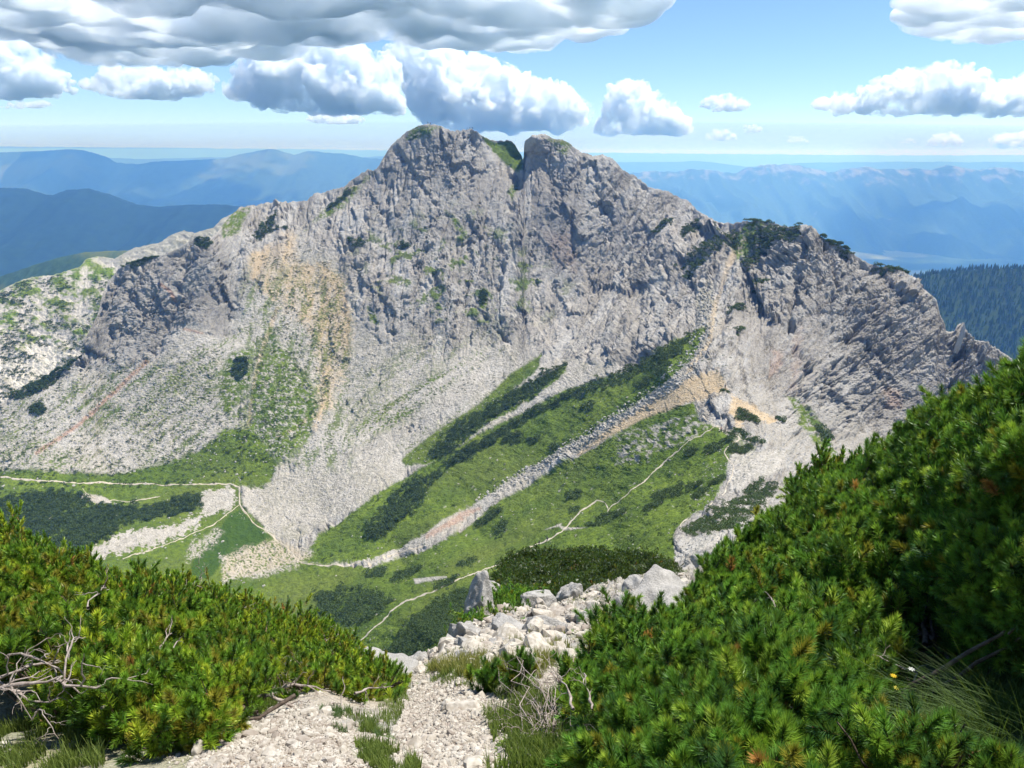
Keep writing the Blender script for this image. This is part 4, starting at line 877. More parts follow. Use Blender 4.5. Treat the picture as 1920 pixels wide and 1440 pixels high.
# ------------------------------------------------------------------ mountain pine bushes in the foreground
def shoot_tpl(n, L, nl, seed, wd=.0016, open_=.75):
    """a needle-clad shoot along +z: triangles and a per-vertex 0..1 value (needle tip = 1)"""
    r = np.random.default_rng(seed); z = L * (.02 + .98 * r.uniform(0, 1, n)**.8); az = r.uniform(0, 6.28, n)
    k = z / L; ang = open_ * (1.15 - .75 * k**2) + r.normal(0, .13, n); l = nl * r.uniform(.75, 1.1, n) * (1 - .25 * k**4)
    d = np.stack([np.sin(ang) * np.cos(az), np.sin(ang) * np.sin(az), np.cos(ang)], -1)
    s = np.stack([-np.sin(az), np.cos(az), 0 * az], -1); tw = r.uniform(-.9, .9, n)[:, None]; s = s * np.cos(tw) + np.cross(d, s) * np.sin(tw)
    b = np.stack([0 * z, 0 * z, z], -1)
    T = np.stack([b - s * wd, b + s * wd, b + d * l[:, None] + np.array([0, 0, .12]) * l[:, None]], 1)
    val = np.tile([.15, .15, 1.], (n, 1))
    # a brown bud and a bit of bare stem at the tip
    a = np.array([0, 2.1, 4.2]); B = [[(.0035 * math.cos(x), .0035 * math.sin(x), L - .012), (.0035 * math.cos(x + 2.1), .0035 * math.sin(x + 2.1), L - .012), (0, 0, L + .016)] for x in a] + [[(.003 * math.cos(x), .003 * math.sin(x), 0), (.003 * math.cos(x + 2.1), .003 * math.sin(x + 2.1), 0), (0, 0, L)] for x in a]
    return np.concatenate([T.reshape(-1, 3), np.array(B).reshape(-1, 3)]), np.concatenate([val.reshape(-1), np.full(18, -1.)])
TPL = [shoot_tpl(165, .08, .042, 200 + i, .0019, .95) for i in range(5)]           # near shoots
TPL2 = [shoot_tpl(90, .08, .042, 220 + i, .0030, .95) for i in range(5)]      # farther ones
TPL3 = [shoot_tpl(26, .09, .042, 240 + i, .006) for i in range(4)]        # farthest
GREEN = np.array([(.040, .100, .012), (.065, .145, .016), (.110, .190, .018), (.024, .066, .014), (.16, .23, .022)])
def shoots(P, D, size, tpls, r, dark=None, yellow=.1, brown=.012, vivid=1.0):
    """tint: dark base of the needles, lighter tips; a few yellow or brown shoots"""
    n = len(P); var = r.integers(0, len(tpls), n); Rm = rot_to(D, r.uniform(0, 6.28, n)); acc = Acc()
    cb = GREEN[r.choice(5, n, p=[.27, .3, .2, .13, .10])] * r.uniform(.75, 1.3, (n, 1)) * np.asarray(vivid)
    y = r.uniform(size=n) < yellow; cb[y] = np.array([(.24, .22, .022)]) * r.uniform(.6, 1.1, (y.sum(), 1))
    b = r.uniform(size=n) < brown; cb[b] = np.array([(.42, .20, .055)]) * r.uniform(.6, 1.1, (b.sum(), 1))
    for q in range(len(tpls)):
        k = np.nonzero(var == q)[0]
        if not len(k): continue
        tv, val = tpls[q]; V = np.einsum('nij,nvj->nvi', Rm[k], tv[None] * size[k][:, None, None]) + P[k][:, None]
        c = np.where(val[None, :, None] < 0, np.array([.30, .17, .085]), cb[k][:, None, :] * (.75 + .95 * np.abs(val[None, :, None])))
        acc.add(V.reshape(-1, 3), np.arange(len(k) * len(tv)).reshape(-1, 3), c.reshape(-1, 3))
    return acc
def wander(a, b, n, amp, r, sag=0.):
    t = np.linspace(0, 1, n)[:, None]; a = np.asarray(a, float); b = np.asarray(b, float); p = a + (b - a) * t
    w_ = np.cumsum(r.normal(0, 1, (n, 3)), 0); w_ -= w_[0] + (w_[-1] - w_[0]) * t
    L = np.linalg.norm(b - a); p = p + w_ * amp * L / max(n, 2)**.5 * .5; p[:, 2] += sag * L * np.sin(t[:, 0] * math.pi); return p
def dead_branch(parent, a, b, rad, seed, twigs=5, sag=.1, name='dead_branch', mat=None, side=.35):
    r = np.random.default_rng(seed); a = np.asarray(a, float); b = np.asarray(b, float); p = wander(a, b, 12, .13, r, sag); L = np.linalg.norm(b - a)
    rad = rad * .75; acc = Acc(); acc.add(*tube(p, np.linspace(rad, rad * .35, 12) * (1 + .2 * r.normal(size=12)), 7))
    for k in range(twigs):
        i = r.integers(3, 12); q = p[i]; d = (b - a) / L * .6 + r.normal(0, .6, 3); d[2] += .25; l = L * side * r.uniform(.4, 1.1)
        w_ = wander(q, q + d / np.linalg.norm(d) * l, 8, .3, r, .08); acc.add(*tube(w_, np.linspace(rad * .42, rad * .12, 8), 5))
        if r.uniform() < .6:
            d2 = d + r.normal(0, .7, 3); acc.add(*tube(wander(w_[4], w_[4] + d2 / np.linalg.norm(d2) * l * .5, 6, .3, r), np.linspace(rad * .25, rad * .08, 6), 5))
    return acc.build(name, mat or M_WOOD, parent)

CAN_R = RBF([(1100,1440,2.6),(1300,1440,2.25),(1500,1440,2.15),(1700,1440,2.2),(1920,1440,2.1),(1060,1300,3.8),(1200,1200,4.3),(1200,1300,3.4),(1400,1250,3.1),(1600,1250,3.2),(1760,1190,3.7),(1900,1100,3.0),(1250,1150,5.2),(1350,1100,5.4),(1400,1000,6.3),
 (1500,1050,4.8),(1500,900,6.9),(1600,1000,4.7),(1700,900,4.9),(1650,840,6.3),(1800,750,4.9),(1900,690,4.3),(1920,850,3.5),(1800,950,3.8),(1700,1080,4.0),(1960,1250,2.7),(2050,900,3.2)])
CAN_L = RBF([(0,980,6.8),(-80,1000,6.4),(0,1100,5.0),(0,1250,3.8),(0,1350,3.35),(150,1150,4.9),(200,1300,3.6),(200,1390,3.2),(350,1200,4.9),(300,1085,7.4),(400,1105,8.0),(400,1300,3.9),(450,1200,5.6),(550,1155,8.6),(600,1250,5.7),(650,1212,8.2),(600,1310,4.6),(740,1272,6.6),(740,1345,4.3),(-80,1300,3.5)])
POLY_L = [(-120,965),(0,985),(60,1012),(110,1036),(140,1032),(175,1044),(200,1072),(240,1076),(290,1080),(330,1087),(370,1092),(430,1114),(480,1130),(550,1152),(620,1174),(650,1202),(690,1226),(720,1246),(755,1263),(772,1282),(762,1310),(745,1342),(700,1330),(640,1328),(600,1312),(520,1306),(460,1318),(445,1350),(400,1392),(330,1408),(240,1395),(190,1370),(150,1330),(60,1325),(0,1240),(-120,1260)]
POLY_R = [(1042,1290),(1060,1262),(1100,1232),(1130,1162),(1180,1148),(1220,1167),(1262,1150),(1300,1112),(1320,1072),(1400,1012),(1404,988),(1470,962),(1490,902),(1540,872),(1580,862),(1620,852),(1660,857),(1690,812),(1740,772),(1780,762),(1810,742),(1850,752),(1850,717),(1880,702),(1920,667),(1980,640),(2080,640),(2080,1290),(1930,1270),(1830,1235),(1720,1225),(1690,1260),(1640,1290),(1640,1360),(1600,1540),(1060,1540),(1082,1400),(1052,1332)]
def canopy(poly, can, N, seed, depth_n, far_poly=None):
    """branch tips over the crown surface and in a shell behind it; returns tip position and density depth"""
    r = np.random.default_rng(seed); p = np.array(poly, float); out = []
    while sum(len(o) for o in out) < N:
        u = r.uniform(p[:, 0].min(), p[:, 0].max(), 6000); v = r.uniform(p[:, 1].min(), p[:, 1].max(), 6000)
        D = can(u, v); P = unproj(u, v, D); ok = poly_sd(u, v, p) < -4 - 22 / np.clip(D, 2, 9)
        ok &= r.uniform(size=6000) < np.clip((D / 8.)**2, .05, 1)
        out.append(np.concatenate([P[ok], u[ok, None], v[ok, None]], 1))
    q = np.concatenate(out)[:N]; P = q[:, :3]
    # bumpy crown: the surface swells into rounded branch heads
    b = fbm2(P[:, 0] / .42 + P[:, 2] * 1.1, P[:, 1] / .42 + P[:, 2] * 1.7, 3, seed) 
    dirv = P / np.linalg.norm(P, axis=1, keepdims=True)
    b2 = fbm2(P[:, 0] / .17 + P[:, 2] * 3.1, P[:, 1] / .17 + P[:, 2] * 2.7, 2, seed + 5)
    P = P - dirv * (b * .55 + b2 * .18)[:, None] + np.array([0, 0, 1.]) * (np.clip(r.normal(0, .07, N), -.08, .22) * np.clip(np.linalg.norm(P, axis=1) / 4, .7, 1.3))[:, None]
    return P, q[:, 3], q[:, 4], r, dirv, b
def grow(poly, can, N, seed, bushes, tag_group, shell=.5, up=1.0, yellow=.08, vivid=1.0, voids=()):
    P, u, v, r, dirv, b = canopy(poly, can, N, seed, shell)
    dist = np.linalg.norm(P, axis=1)
    keep = np.ones(len(P), bool)
    for vp, soft in voids:
        sdv = poly_sd(u, v, vp) + 10 * b; keep &= ~((sdv < 0) & (r.uniform(size=len(P)) < soft))
    P, u, v, dirv, dist, b = P[keep], u[keep], v[keep], dirv[keep], dist[keep], b[keep]
    base = np.array([bb[1] for bb in bushes]); own = np.argmin(((P[:, None, :2] - base[None, :, :2])**2).sum(-1), 1)
    for i, (lab, bp, extra) in enumerate(bushes):
        k = np.nonzero(own == i)[0]
        if not len(k): continue
        root = empty('mountain_pine', bp, lab, 'pine shrub', tag_group)
        accs = []; Pk, Dk = [], []; stems = Acc()
        bx = np.array(bp, float)
        out = P[k] - bx; out[:, 2] = 0; out /= np.linalg.norm(out, axis=1, keepdims=True) + 1e-6
        # each tip carries a whorl of shoots
        m = 5; idx = np.repeat(np.arange(len(k)), m); tipd = out * .28 + np.array([0, 0, 1.]) + r.normal(0, .20, (len(k), 3)) - dirv[k] * .10
        tipd /= np.linalg.norm(tipd, axis=1, keepdims=True)
        fan = r.normal(0, .5, (len(idx), 3)); dd = tipd[idx] + fan; dd /= np.linalg.norm(dd, axis=1, keepdims=True)
        off = fan * .05 - tipd[idx] * r.uniform(0, .17, (len(idx), 1)); first = np.arange(len(idx)) % m == 0; off[first] = 0; dd[first] = tipd
        S_ = P[k][idx] + off
        # shell of older foliage behind and below
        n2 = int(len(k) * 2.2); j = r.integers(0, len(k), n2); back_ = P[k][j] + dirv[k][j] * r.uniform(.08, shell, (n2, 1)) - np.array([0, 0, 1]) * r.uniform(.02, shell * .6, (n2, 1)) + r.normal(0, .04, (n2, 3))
        bd = out[j] * .5 + np.array([0, 0, 1.]) + r.normal(0, .45, (n2, 3)); bd /= np.linalg.norm(bd, axis=1, keepdims=True)
        big = Acc()
        vv0 = np.asarray(vivid, float)
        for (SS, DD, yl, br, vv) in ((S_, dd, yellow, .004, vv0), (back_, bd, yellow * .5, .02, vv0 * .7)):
            ds = np.linalg.norm(SS, axis=1); sz = r.uniform(1.05, 1.6, len(SS)) 
            for lo, hi, T in ((0, 4.6, TPL), (4.6, 7.5, TPL2), (7.5, 99, TPL3)):
                q = (ds >= lo) & (ds < hi)
                if q.any():
                    a = shoots(SS[q], DD[q], sz[q], T, r, None, yl, br, vv)
                    for V_, F_, A_ in zip(a.V, a.F, a.A):
                        big.V.append(V_); big.A.append(A_); big.F.append(F_ - F_.min() + big.n); big.n += len(V_)
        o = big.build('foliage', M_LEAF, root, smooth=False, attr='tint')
        # limbs rise from the root to a sample of tips
        lim = Acc(); samp_ = r.choice(k, min(len(k), 46), replace=False)
        for q in samp_:
            a_ = bx + r.normal(0, .12, 3) * [1, 1, .2]; w_ = wander(a_, P[q] + dirv[q] * .12 - [0, 0, .05], 9, .16, r, -.12)
            L = np.linalg.norm(P[q] - a_); lim.add(*tube(w_, np.linspace(.010 + .008 * L, .004, 9), 5))
        # twigs under the outer whorls
        tw = lim; ss = r.choice(len(k), min(len(k), 260), replace=False)
        for q in ss:
            p1 = P[k][q] + tipd[q] * .03; p0 = P[k][q] - tipd[q] * .22 + r.normal(0, .03, 3) + dirv[k][q] * .06; tw.add(*tube(np.array([p0, (p0 + p1) / 2 + r.normal(0, .008, 3), p1]), [.006, .0045, .003], 4))
        tw.build('limbs', M_BARK, root)
        for kind, args in extra:
            if kind == 'dead': dead_branch(root, *args)
        if 'cones' in [e[0] for e in extra]:
            nc = dict(extra)['cones']; near = k[np.argsort(dist[k])[:max(nc * 14, 20)]]
            for q in r.choice(near, min(nc, len(near)), replace=False):
                cone_mesh(root, P[q] - dirv[q] * .01 + r.normal(0, .012, 3) + [0, 0, -.02], r)
def cone_mesh(parent, P, r):
    acc = Acc(); L = .034
    v, f = ICO[1]; body = v * np.array([.011, .011, .017]); acc.add(body, f)
    n = 46; i = np.arange(n); z = -.016 + .034 * i / n; az = i * 2.399; rr = .0135 * np.sqrt(np.clip(1 - ((z - .0) / .021)**2, .05, 1))
    d = np.stack([np.cos(az), np.sin(az), 0 * az + .35], -1); c = np.stack([np.cos(az) * rr, np.sin(az) * rr, z], -1)
    V, F_ = scatter(ICO[0][0] * np.array([1, .62, .45]), ICO[0][1], c, rot_to(d, np.zeros(n))[:, :, [2, 0, 1]], np.full(n, .0058)); acc.add(V, F_)
    Rm = rand_rot(1, .6)[0]; V = np.concatenate(acc.V) @ Rm.T + P - np.array(parent.location)
    return mesh_np('pine_cone', V * 1.0, np.concatenate(acc.F), M_CONE, parent, True)
def at(u, v, D): return unproj(np.array(float(u)), np.array(float(v)), np.array(float(D)))
def gnd(u, v, dz=0.):
    p = sampB(np.array([float(u)]), np.array([float(v)]))[0].copy(); p[2] += dz; return p
def gxy(x, y): return (x, y, groundB(x, y))
LB = [
 ('low spreading pine at lower left with a tangle of bare grey branches at its foot', gxy(-1.9, 3.9), [('dead', (at(-40,1300,3.5), at(120,1240,3.7), .016, 1, 7, .1)), ('dead', (at(-60,1330,3.4), at(180,1290,3.4), .02, 2, 8, .12)), ('dead', (at(10,1235,3.8), at(150,1300,3.5), .013, 3, 6, .25)), ('dead', (at(120,1290,3.4), at(160,1195,3.8), .010, 4, 4, .3)),
    ('dead', (at(-30,1260,3.6), at(110,1310,3.4), .012, 5, 5, -.2)), ('dead', (at(130,1245,3.7), at(112,1190,4.0), .008, 6, 3, .05)), ('dead', (at(60,1350,3.3), at(110,1385,3.1), .006, 7, 5, .3)), ('dead', (at(5,1290,3.4), at(60,1350,3.3), .009, 17, 5, .3))]),
 ('dense yellow-green pine at the left edge, upper one beside the picture border', gxy(-3.6, 5.9), [('dead', (at(165,1140,4.7), at(205,1105,5.3), .012, 8, 3, .1)), ('cones', 4)]),
 ('pine with a pale forked dead limb standing in the middle of the left thicket', gxy(-1.75, 5.0), [('dead', (at(268,1262,4.1), at(330,1188,4.7), .015, 9, 4, .05)), ('dead', (at(325,1215,4.4), at(345,1205,4.6), .006, 10, 4, .2)), ('dead', (at(190,1328,3.35), at(235,1312,3.5), .011, 11, 3, .05))]),
 ('pine whose bleached dead twigs stick up above the top of the left thicket', gxy(-2.9, 7.9), [('dead', (at(330,1135,6.6), at(378,1082,7.2), .012, 12, 6, .05, 'dead_branch', None, .6)), ('dead', (at(350,1150,6.4), at(352,1120,6.7), .01, 13, 3, .05)), ('dead', (at(440,1165,6.6), at(470,1140,7.2), .008, 14, 4, .05))]),
 ('pine with a short broken grey branch and orange needles above the gravel', gxy(-1.15, 4.0), [('dead', (at(335,1315,3.5), at(385,1330,3.4), .013, 15, 5, .0)), ('dead', (at(385,1330,3.4), at(360,1305,3.5), .006, 16, 2, .1))]),
 ('thin pine with long grey limbs sprawling over the ground, right end of left thicket', gxy(-1.3, 5.3), [('dead', (at(478,1290,4.5), at(620,1296,4.6), .02, 21, 5, .04)), ('dead', (at(470,1305,4.3), at(560,1330,4.2), .024, 22, 4, .08)), ('dead', (at(560,1345,4.0), at(640,1318,4.4), .018, 23, 4, .05)), ('dead', (at(665,1300,4.5), at(735,1288,4.8), .012, 24, 5, .04)), ('dead', (at(505,1265,4.8), at(540,1300,4.5), .007, 25, 4, .2)), ('dead', (at(680,1320,4.3), at(668,1352,4.1), .007, 26, 4, .2)), ('dead', (at(545,1240,5.2), at(548,1290,4.6), .006, 27, 4, .1))]),
 ('farthest pine of the left thicket, its top against the meadow trail', gxy(-2.0, 8.8), [('dead', (at(600,1215,7.2), at(640,1190,7.9), .010, 28, 4, .05))]),
]
RB = [
 ('lowest pine right of the footpath with a bare twiggy flank', gxy(.75, 4.0), [('dead', (at(1075,1330,3.1), at(1040,1270,3.6), .010, 31, 6, .05)), ('dead', (at(1110,1330,3.0), at(1095,1262,3.4), .009, 32, 5, .05)), ('cones', 2)]),
 ('bluish pine studded with dark red cones at the bottom centre right', gxy(1.15, 2.75), [('dead', (at(1340,1385,2.3), at(1300,1350,2.4), .008, 33, 4, .0)), ('cones', 9)]),
 ('pine with a thick dark stem and bare inner branches at the bottom right', gxy(1.75, 3.0), [('dead', (at(1620,1500,2.3), at(1545,1350,2.5), .017, 34, 5, .05, 'stem', M_BARK)), ('dead', (at(1560,1370,2.45), at(1490,1340,2.5), .008, 35, 5, .1)), ('dead', (at(1560,1400,2.4), at(1500,1385,2.45), .007, 36, 4, .05)), ('dead', (at(1480,1420,2.3), at(1430,1425,2.3), .005, 39, 4, .05)), ('cones', 7)]),
 ('pine behind the twiggy one, its edge touching the grey rock slab', gxy(1.5, 5.3), [('dead', (at(1458,1150,3.7), at(1442,1118,3.9), .010, 37, 3, .05)), ('dead', (at(1300,1240,3.4), at(1330,1225,3.5), .006, 38, 3, .05)), ('cones', 3)]),
 ('bright green pine on the skyline of the right thicket, below the cliff scree', gxy(3.1, 7.0), [('cones', 2)]),
 ('pine in the heart of the right thicket with one rusty orange shoot', gxy(2.6, 4.9), [('cones', 4)]),
 ('tall pine at the right picture edge reaching up to the cliff', gxy(3.6, 4.7), [('dead', (at(1990,1180,3.0), at(1860,1165,3.1), .009, 40, 5, .03)), ('dead', (at(1990,1210,2.9), at(1880,1205,3.0), .006, 41, 4, .03)), ('cones', 6)]),
 ('shadowy pine at the right picture edge above the long grass', gxy(2.55, 3.3), [('dead', (at(1610,1215,3.2), at(1720,1262,3.0), .007, 42, 6, .02)), ('dead', (at(1720,1262,3.0), at(1700,1310,2.9), .005, 43, 3, .05)), ('cones', 3)]),
]
grow(POLY_L, CAN_L, 1900, 51, LB, 'mountain pines of the left thicket', .5, yellow=.17, vivid=(1.95, 1.6, 1.15), voids=[([(-40,1225),(60,1215),(120,1235),(150,1290),(140,1330),(-40,1340)], .93), ([(440,1290),(560,1275),(640,1290),(630,1320),(520,1330),(440,1330)], .7), ([(165,1130),(210,1125),(215,1150),(175,1155)], .8)])
grow(POLY_R, CAN_R, 3000, 52, RB, 'mountain pines of the right thicket', .55, yellow=.06, vivid=(1.45, 1.40, 1.45), voids=[([(1640,1080),(1760,1090),(1800,1150),(1790,1240),(1640,1240),(1560,1190)], .72), ([(1500,1330),(1600,1330),(1620,1440),(1500,1440)], .5)])
# young pine in front of the grass, bottom right
def young_pine(P, h, lab, seed, n=30, vivid=1.1):
    r = np.random.default_rng(seed); t = empty('young_mountain_pine', P, lab, 'pine shrub', 'mountain pines of the right thicket'); P = np.array(P)
    tips = P + np.stack([r.normal(0, .11 * h / .5, n), r.normal(0, .11 * h / .5, n), h * r.uniform(.35, 1.05, n)], -1); d = np.stack([(tips - P)[:, 0] * .9, (tips - P)[:, 1] * .9, np.ones(n) * .5], -1) ; d /= np.linalg.norm(d, axis=1, keepdims=True)
    idx = np.repeat(np.arange(n), 4); f = r.normal(0, .35, (n * 4, 3)); dd = d[idx] + f; dd /= np.linalg.norm(dd, axis=1, keepdims=True)
    a = shoots(tips[idx] + f * .03 - d[idx] * r.uniform(0, .14, (n * 4, 1)), dd, r.uniform(.9, 1.35, n * 4), TPL, r, None, .12, .0, vivid)
    big = Acc()
    for V_, F_, A_ in zip(a.V, a.F, a.A): big.V.append(V_); big.A.append(A_); big.F.append(F_ - F_.min() + big.n); big.n += len(V_)
    big.build('foliage', M_LEAF, t, False, 'tint')
    lim = Acc()
    for q in range(n): lim.add(*tube(wander(P - [0, 0, .05], tips[q], 8, .12, r, -.08), np.linspace(.009, .003, 8), 5))
    lim.build('limbs', M_BARK, t)
young_pine(at(1690,1540,2.1), .42, 'fresh green young pine in the bottom right corner in front of the long grass', 61, 34, 1.35)
young_pine(at(1870,1550,1.95), .25, 'tip of a young pine at the bottom edge under the long grass', 62, 12, 1.3)
young_pine(gnd(905, 1300), .22, 'knee-high pine seedling between the bare twigs and the footpath', 63, 12, 1.2)
young_pine(gnd(975, 1305, .0), .30, 'small pine sprig rising through the bare twigs beside the footpath', 64, 14, 1.2)

# the pine bank behind the outcrop and two small cushions on it
def far_pines(poly, Dfun, lab, n, seed, tone=1.0, group=None):
    r = np.random.default_rng(seed); p = np.array(poly, float); out = []
    while len(out) < n:
        u = r.uniform(p[:, 0].min(), p[:, 0].max(), 2000); v = r.uniform(p[:, 1].min(), p[:, 1].max(), 2000); ok = poly_sd(u, v, p) + 10 * fbm2(u / 26., v / 12., 3, 3) < 0; out += list(zip(u[ok], v[ok]))
    q = np.array(out[:n]); D = Dfun(q[:, 0], q[:, 1]); P = unproj(q[:, 0], q[:, 1], D); P += r.normal(0, .25, P.shape) * [1, 1, .35]; cl_ = fbm2(P[:, 0] / 1.6, P[:, 2] / .9, 3, seed); P -= P / np.linalg.norm(P, axis=1, keepdims=True) * (cl_ * 3.4)[:, None]; P[:, 2] += .5 * cl_
    c = unproj(p[:, 0].mean(), p[:, 1].max(), float(D.max())); t = empty('mountain_pine', c, lab, 'pine shrub', group)
    d = r.normal(0, .62, (n, 3)) + [0, 0, 1.]; d /= np.linalg.norm(d, axis=1, keepdims=True)
    a = shoots(P, d, r.uniform(1.3, 2.2, n), TPL3, r, None, .03, .004, (tone * (1 + 1.1 * np.clip(fbm2(P[:, 0] / .8, P[:, 2] / .6, 3, seed + 1) + .1, -.6, .9)))[:, None]); big = Acc()
    for V_, F_, A_ in zip(a.V, a.F, a.A): big.V.append(V_); big.A.append(A_); big.F.append(F_ - F_.min() + big.n); big.n += len(V_)
    k_ = r.integers(0, n, n // 3); V, Fc, cc = clumps(P[k_] - [0, 0, .12], r.uniform(.16, .40, n // 3) * float(D.mean()) / 30, tuple(tone * x for x in (.03, .06, .014)), tuple(tone * x for x in (.12, .18, .035)), r); big.add(V, Fc, cc)
    big.build('foliage', M_LEAF, t, False, 'tint')
far_pines([(930,1085),(955,1055),(1000,1038),(1100,1036),(1200,1042),(1262,1060),(1256,1076),(1182,1082),(1112,1112),(1068,1132),(1010,1124),(985,1134),(930,1142)], lambda u, v: 30 - (v - 1036) * .14 + 0 * u, 'broad dark pine bank behind the white rock outcrop', 9000, 71, .5)
far_pines([(988,1124),(1010,1130),(985,1150),(950,1160),(905,1192),(888,1182),(905,1158),(945,1132)], lambda u, v: 15.5 - (v - 1124) * .05 + 0 * u, 'green pine cushion in the cleft of the outcrop beside the white pinnacle', 1700, 72, 1.15)
# ------------------------------------------------------------------ clouds
def cloud_mat(dens, sc, lo=.40, hi=.56):
    """bright vapour of uneven density; sc = size of the billows in metres"""
    m = bpy.data.materials.new('cloud'); m.use_nodes = True; t = m.node_tree; t.nodes.clear()
    o = t.nodes.new('ShaderNodeOutputMaterial'); v = t.nodes.new('ShaderNodeVolumePrincipled')
    v.inputs['Color'].default_value = (.955, .98, 1, 1); v.inputs['Anisotropy'].default_value = .3
    g = t.nodes.new('ShaderNodeTexCoord'); n = t.nodes.new('ShaderNodeTexNoise'); n.inputs['Scale'].default_value = 1. / sc; n.inputs['Detail'].default_value = 6; n.inputs['Roughness'].default_value = .66
    r = t.nodes.new('ShaderNodeMapRange'); r.inputs[1].default_value = lo; r.inputs[2].default_value = hi; r.inputs[3].default_value = 0; r.inputs[4].default_value = dens
    t.links.new(g.outputs['Object'], n.inputs['Vector']); t.links.new(n.outputs['Fac'], r.inputs[0]); t.links.new(r.outputs[0], v.inputs['Density'])
    t.links.new(v.outputs[0], o.inputs['Volume'])
    try: m.cycles.volume_step_rate = .35
    except Exception as ex: print(ex)
    return m
M_CLOUD = cloud_mat(0.022, 520, .44, .62); M_PUFF = cloud_mat(0.02, 200, .38, .6)
def fuse(V, Fc, vox, seed, amps, upw=True):
    """one closed skin round many puffs, then cauliflower relief on it"""
    for it, vx in enumerate((vox, vox * .9)):
        o = mesh_np('cloud_raw', V, Fc); md = o.modifiers.new('r', 'REMESH'); md.mode = 'VOXEL'; md.voxel_size = vx
        ob = o.evaluated_get(bpy.context.evaluated_depsgraph_get()); em = ob.to_mesh(); n = len(em.vertices)
        V = np.empty(n * 3, np.float32); em.vertices.foreach_get('co', V); V = V.reshape(-1, 3).astype(float)
        N = np.empty(n * 3, np.float32); em.vertices.foreach_get('normal', N); N = N.reshape(-1, 3)
        Fc = np.empty(len(em.loops), np.int32); em.loops.foreach_get('vertex_index', Fc); Fc = Fc.reshape(-1, 4)
        ob.to_mesh_clear(); bpy.data.objects.remove(o)
        if it == 0:
            up = .35 + .65 * np.clip(N[:, 2] + .5, 0, 1) if upw else 1.
            dis = sum(am * (.6 - 1.6 * np.abs(vnoise3(V / wl, seed + k))) for k, (wl, am) in enumerate(amps))
            V = V + N * (dis * up)[:, None]
    # keep the one largest connected skin
    lab_ = np.arange(len(V))
    for _ in range(400):
        m = lab_[Fc].min(1); new = lab_.copy(); np.minimum.at(new, Fc.ravel(), np.repeat(m, 4)); new = new[new]
        if (new == lab_).all(): break
        lab_ = new
    c = np.bincount(lab_); k = lab_ == c.argmax(); Fc = Fc[k[Fc[:, 0]]]; ren = np.cumsum(k) - 1
    return V[k], ren[Fc]
def cloud(outline, base_v, D, label, seed, n1=26, n2=170, n3=900, vox=.0105):
    r = np.random.default_rng(seed); p = np.array(outline, float); px = D / F
    A = math.sqrt(area(outline)); c0 = unproj(p[:, 0].mean(), base_v, D)
    def pts(n, rad, top):
        out = []
        while len(out) < n:
            u = r.uniform(p[:, 0].min(), p[:, 0].max(), 400); v = r.uniform(p[:, 1].min(), base_v, 400)
            d = poly_sd(u, v, p)
            ok = (d < -rad * .75) & ((d > -rad * 2.2) | (r.uniform(size=400) > top))
            out += list(zip(u[ok], v[ok]))
            if not ok.any(): rad *= .8
        return np.array(out[:n]), rad
    acc = Acc()
    for n, rad, sub, top in ((n1, A * .17, 3, .0), (n2, A * .085, 2, .35), (n3, A * .04, 2, .5)):
        q, rad = pts(n, rad, top); rr = rad * r.uniform(.6, 1.25, n) * px
        d = -poly_sd(q[:, 0], q[:, 1], p); dep = D - np.sqrt(np.clip(d, 0, None) * A * .9) * px * r.uniform(-.3, 1.0, n)**1 * .9 * (1 if n != n1 else .3)
        P = unproj(q[:, 0], q[:, 1], np.full(n, float(D))); P[:, 1] = dep
        tv, tf = ICO[sub]
        V = tv[None] * rr[:, None, None] + P[:, None]; V[..., 2] = np.where(V[..., 2] < c0[2], c0[2] + (V[..., 2] - c0[2]) * .12, V[..., 2])
        acc.add(V.reshape(-1, 3), (tf[None] + (np.arange(n) * len(tv))[:, None, None]).reshape(-1, 3))
    s = A * px; V = (np.concatenate(acc.V) - c0[None]) / s; Fc = np.concatenate(acc.F)
    for wl, am in ((.2, .05), (.09, .028)):
        for ax in range(3): V[:, ax] += am * vnoise3(V / wl + ax * 9.1, seed * 3 + ax) * (.5 if ax == 2 else 1)
    W, li = fuse(V, Fc, vox, seed, ((.10, .055), (.05, .036), (.024, .018)))
    o = mesh_np('cloud', W * s, li, M_CLOUD if A > 90 else M_PUFF, smooth=True); o.location = [float(x) for x in c0]
    return tag(o, label, 'cloud', 'cumulus clouds over the horizon')
cloud([(425,180),(460,140),(470,100),(520,75),(560,90),(600,66),(650,72),(690,105),(740,130),(765,180),(760,225),(680,230),(640,215),(480,200)], 212, 17000, 'big white cumulus left of the summit, topped by the grey cloud deck', 1)
cloud([(740,100),(765,72),(800,70),(840,95),(880,110),(930,130),(1000,150),(1060,165),(1100,200),(1105,240),(900,255),(800,240),(770,200),(760,140)], 246, 19000, 'large white cumulus directly behind the twin summits', 2)
cloud([(1110,240),(1130,200),(1140,165),(1180,153),(1220,170),(1260,195),(1290,225),(1300,255),(1200,262),(1120,255)], 253, 18500, 'compact heap cloud just right of the summits', 3, 22, 130, 700)
cloud([(1298,198),(1330,182),(1365,176),(1400,190),(1405,207),(1350,212)], 208, 17000, 'small flat cumulus alone right of the compact heap', 4, 12, 50, 200)
cloud([(1515,205),(1530,185),(1560,180),(1600,190),(1612,160),(1650,155),(1700,140),(1750,125),(1790,135),(1830,160),(1880,150),(1990,150),(1990,215),(1780,220),(1600,215)], 216, 16000, 'long white cumulus bank at the right picture edge', 5)
cloud([(-90,70),(0,55),(60,70),(100,90),(105,120),(135,150),(140,175),(60,190),(-90,190)], 184, 15000, 'tall white cumulus at the left picture edge', 6, 20, 120, 700)
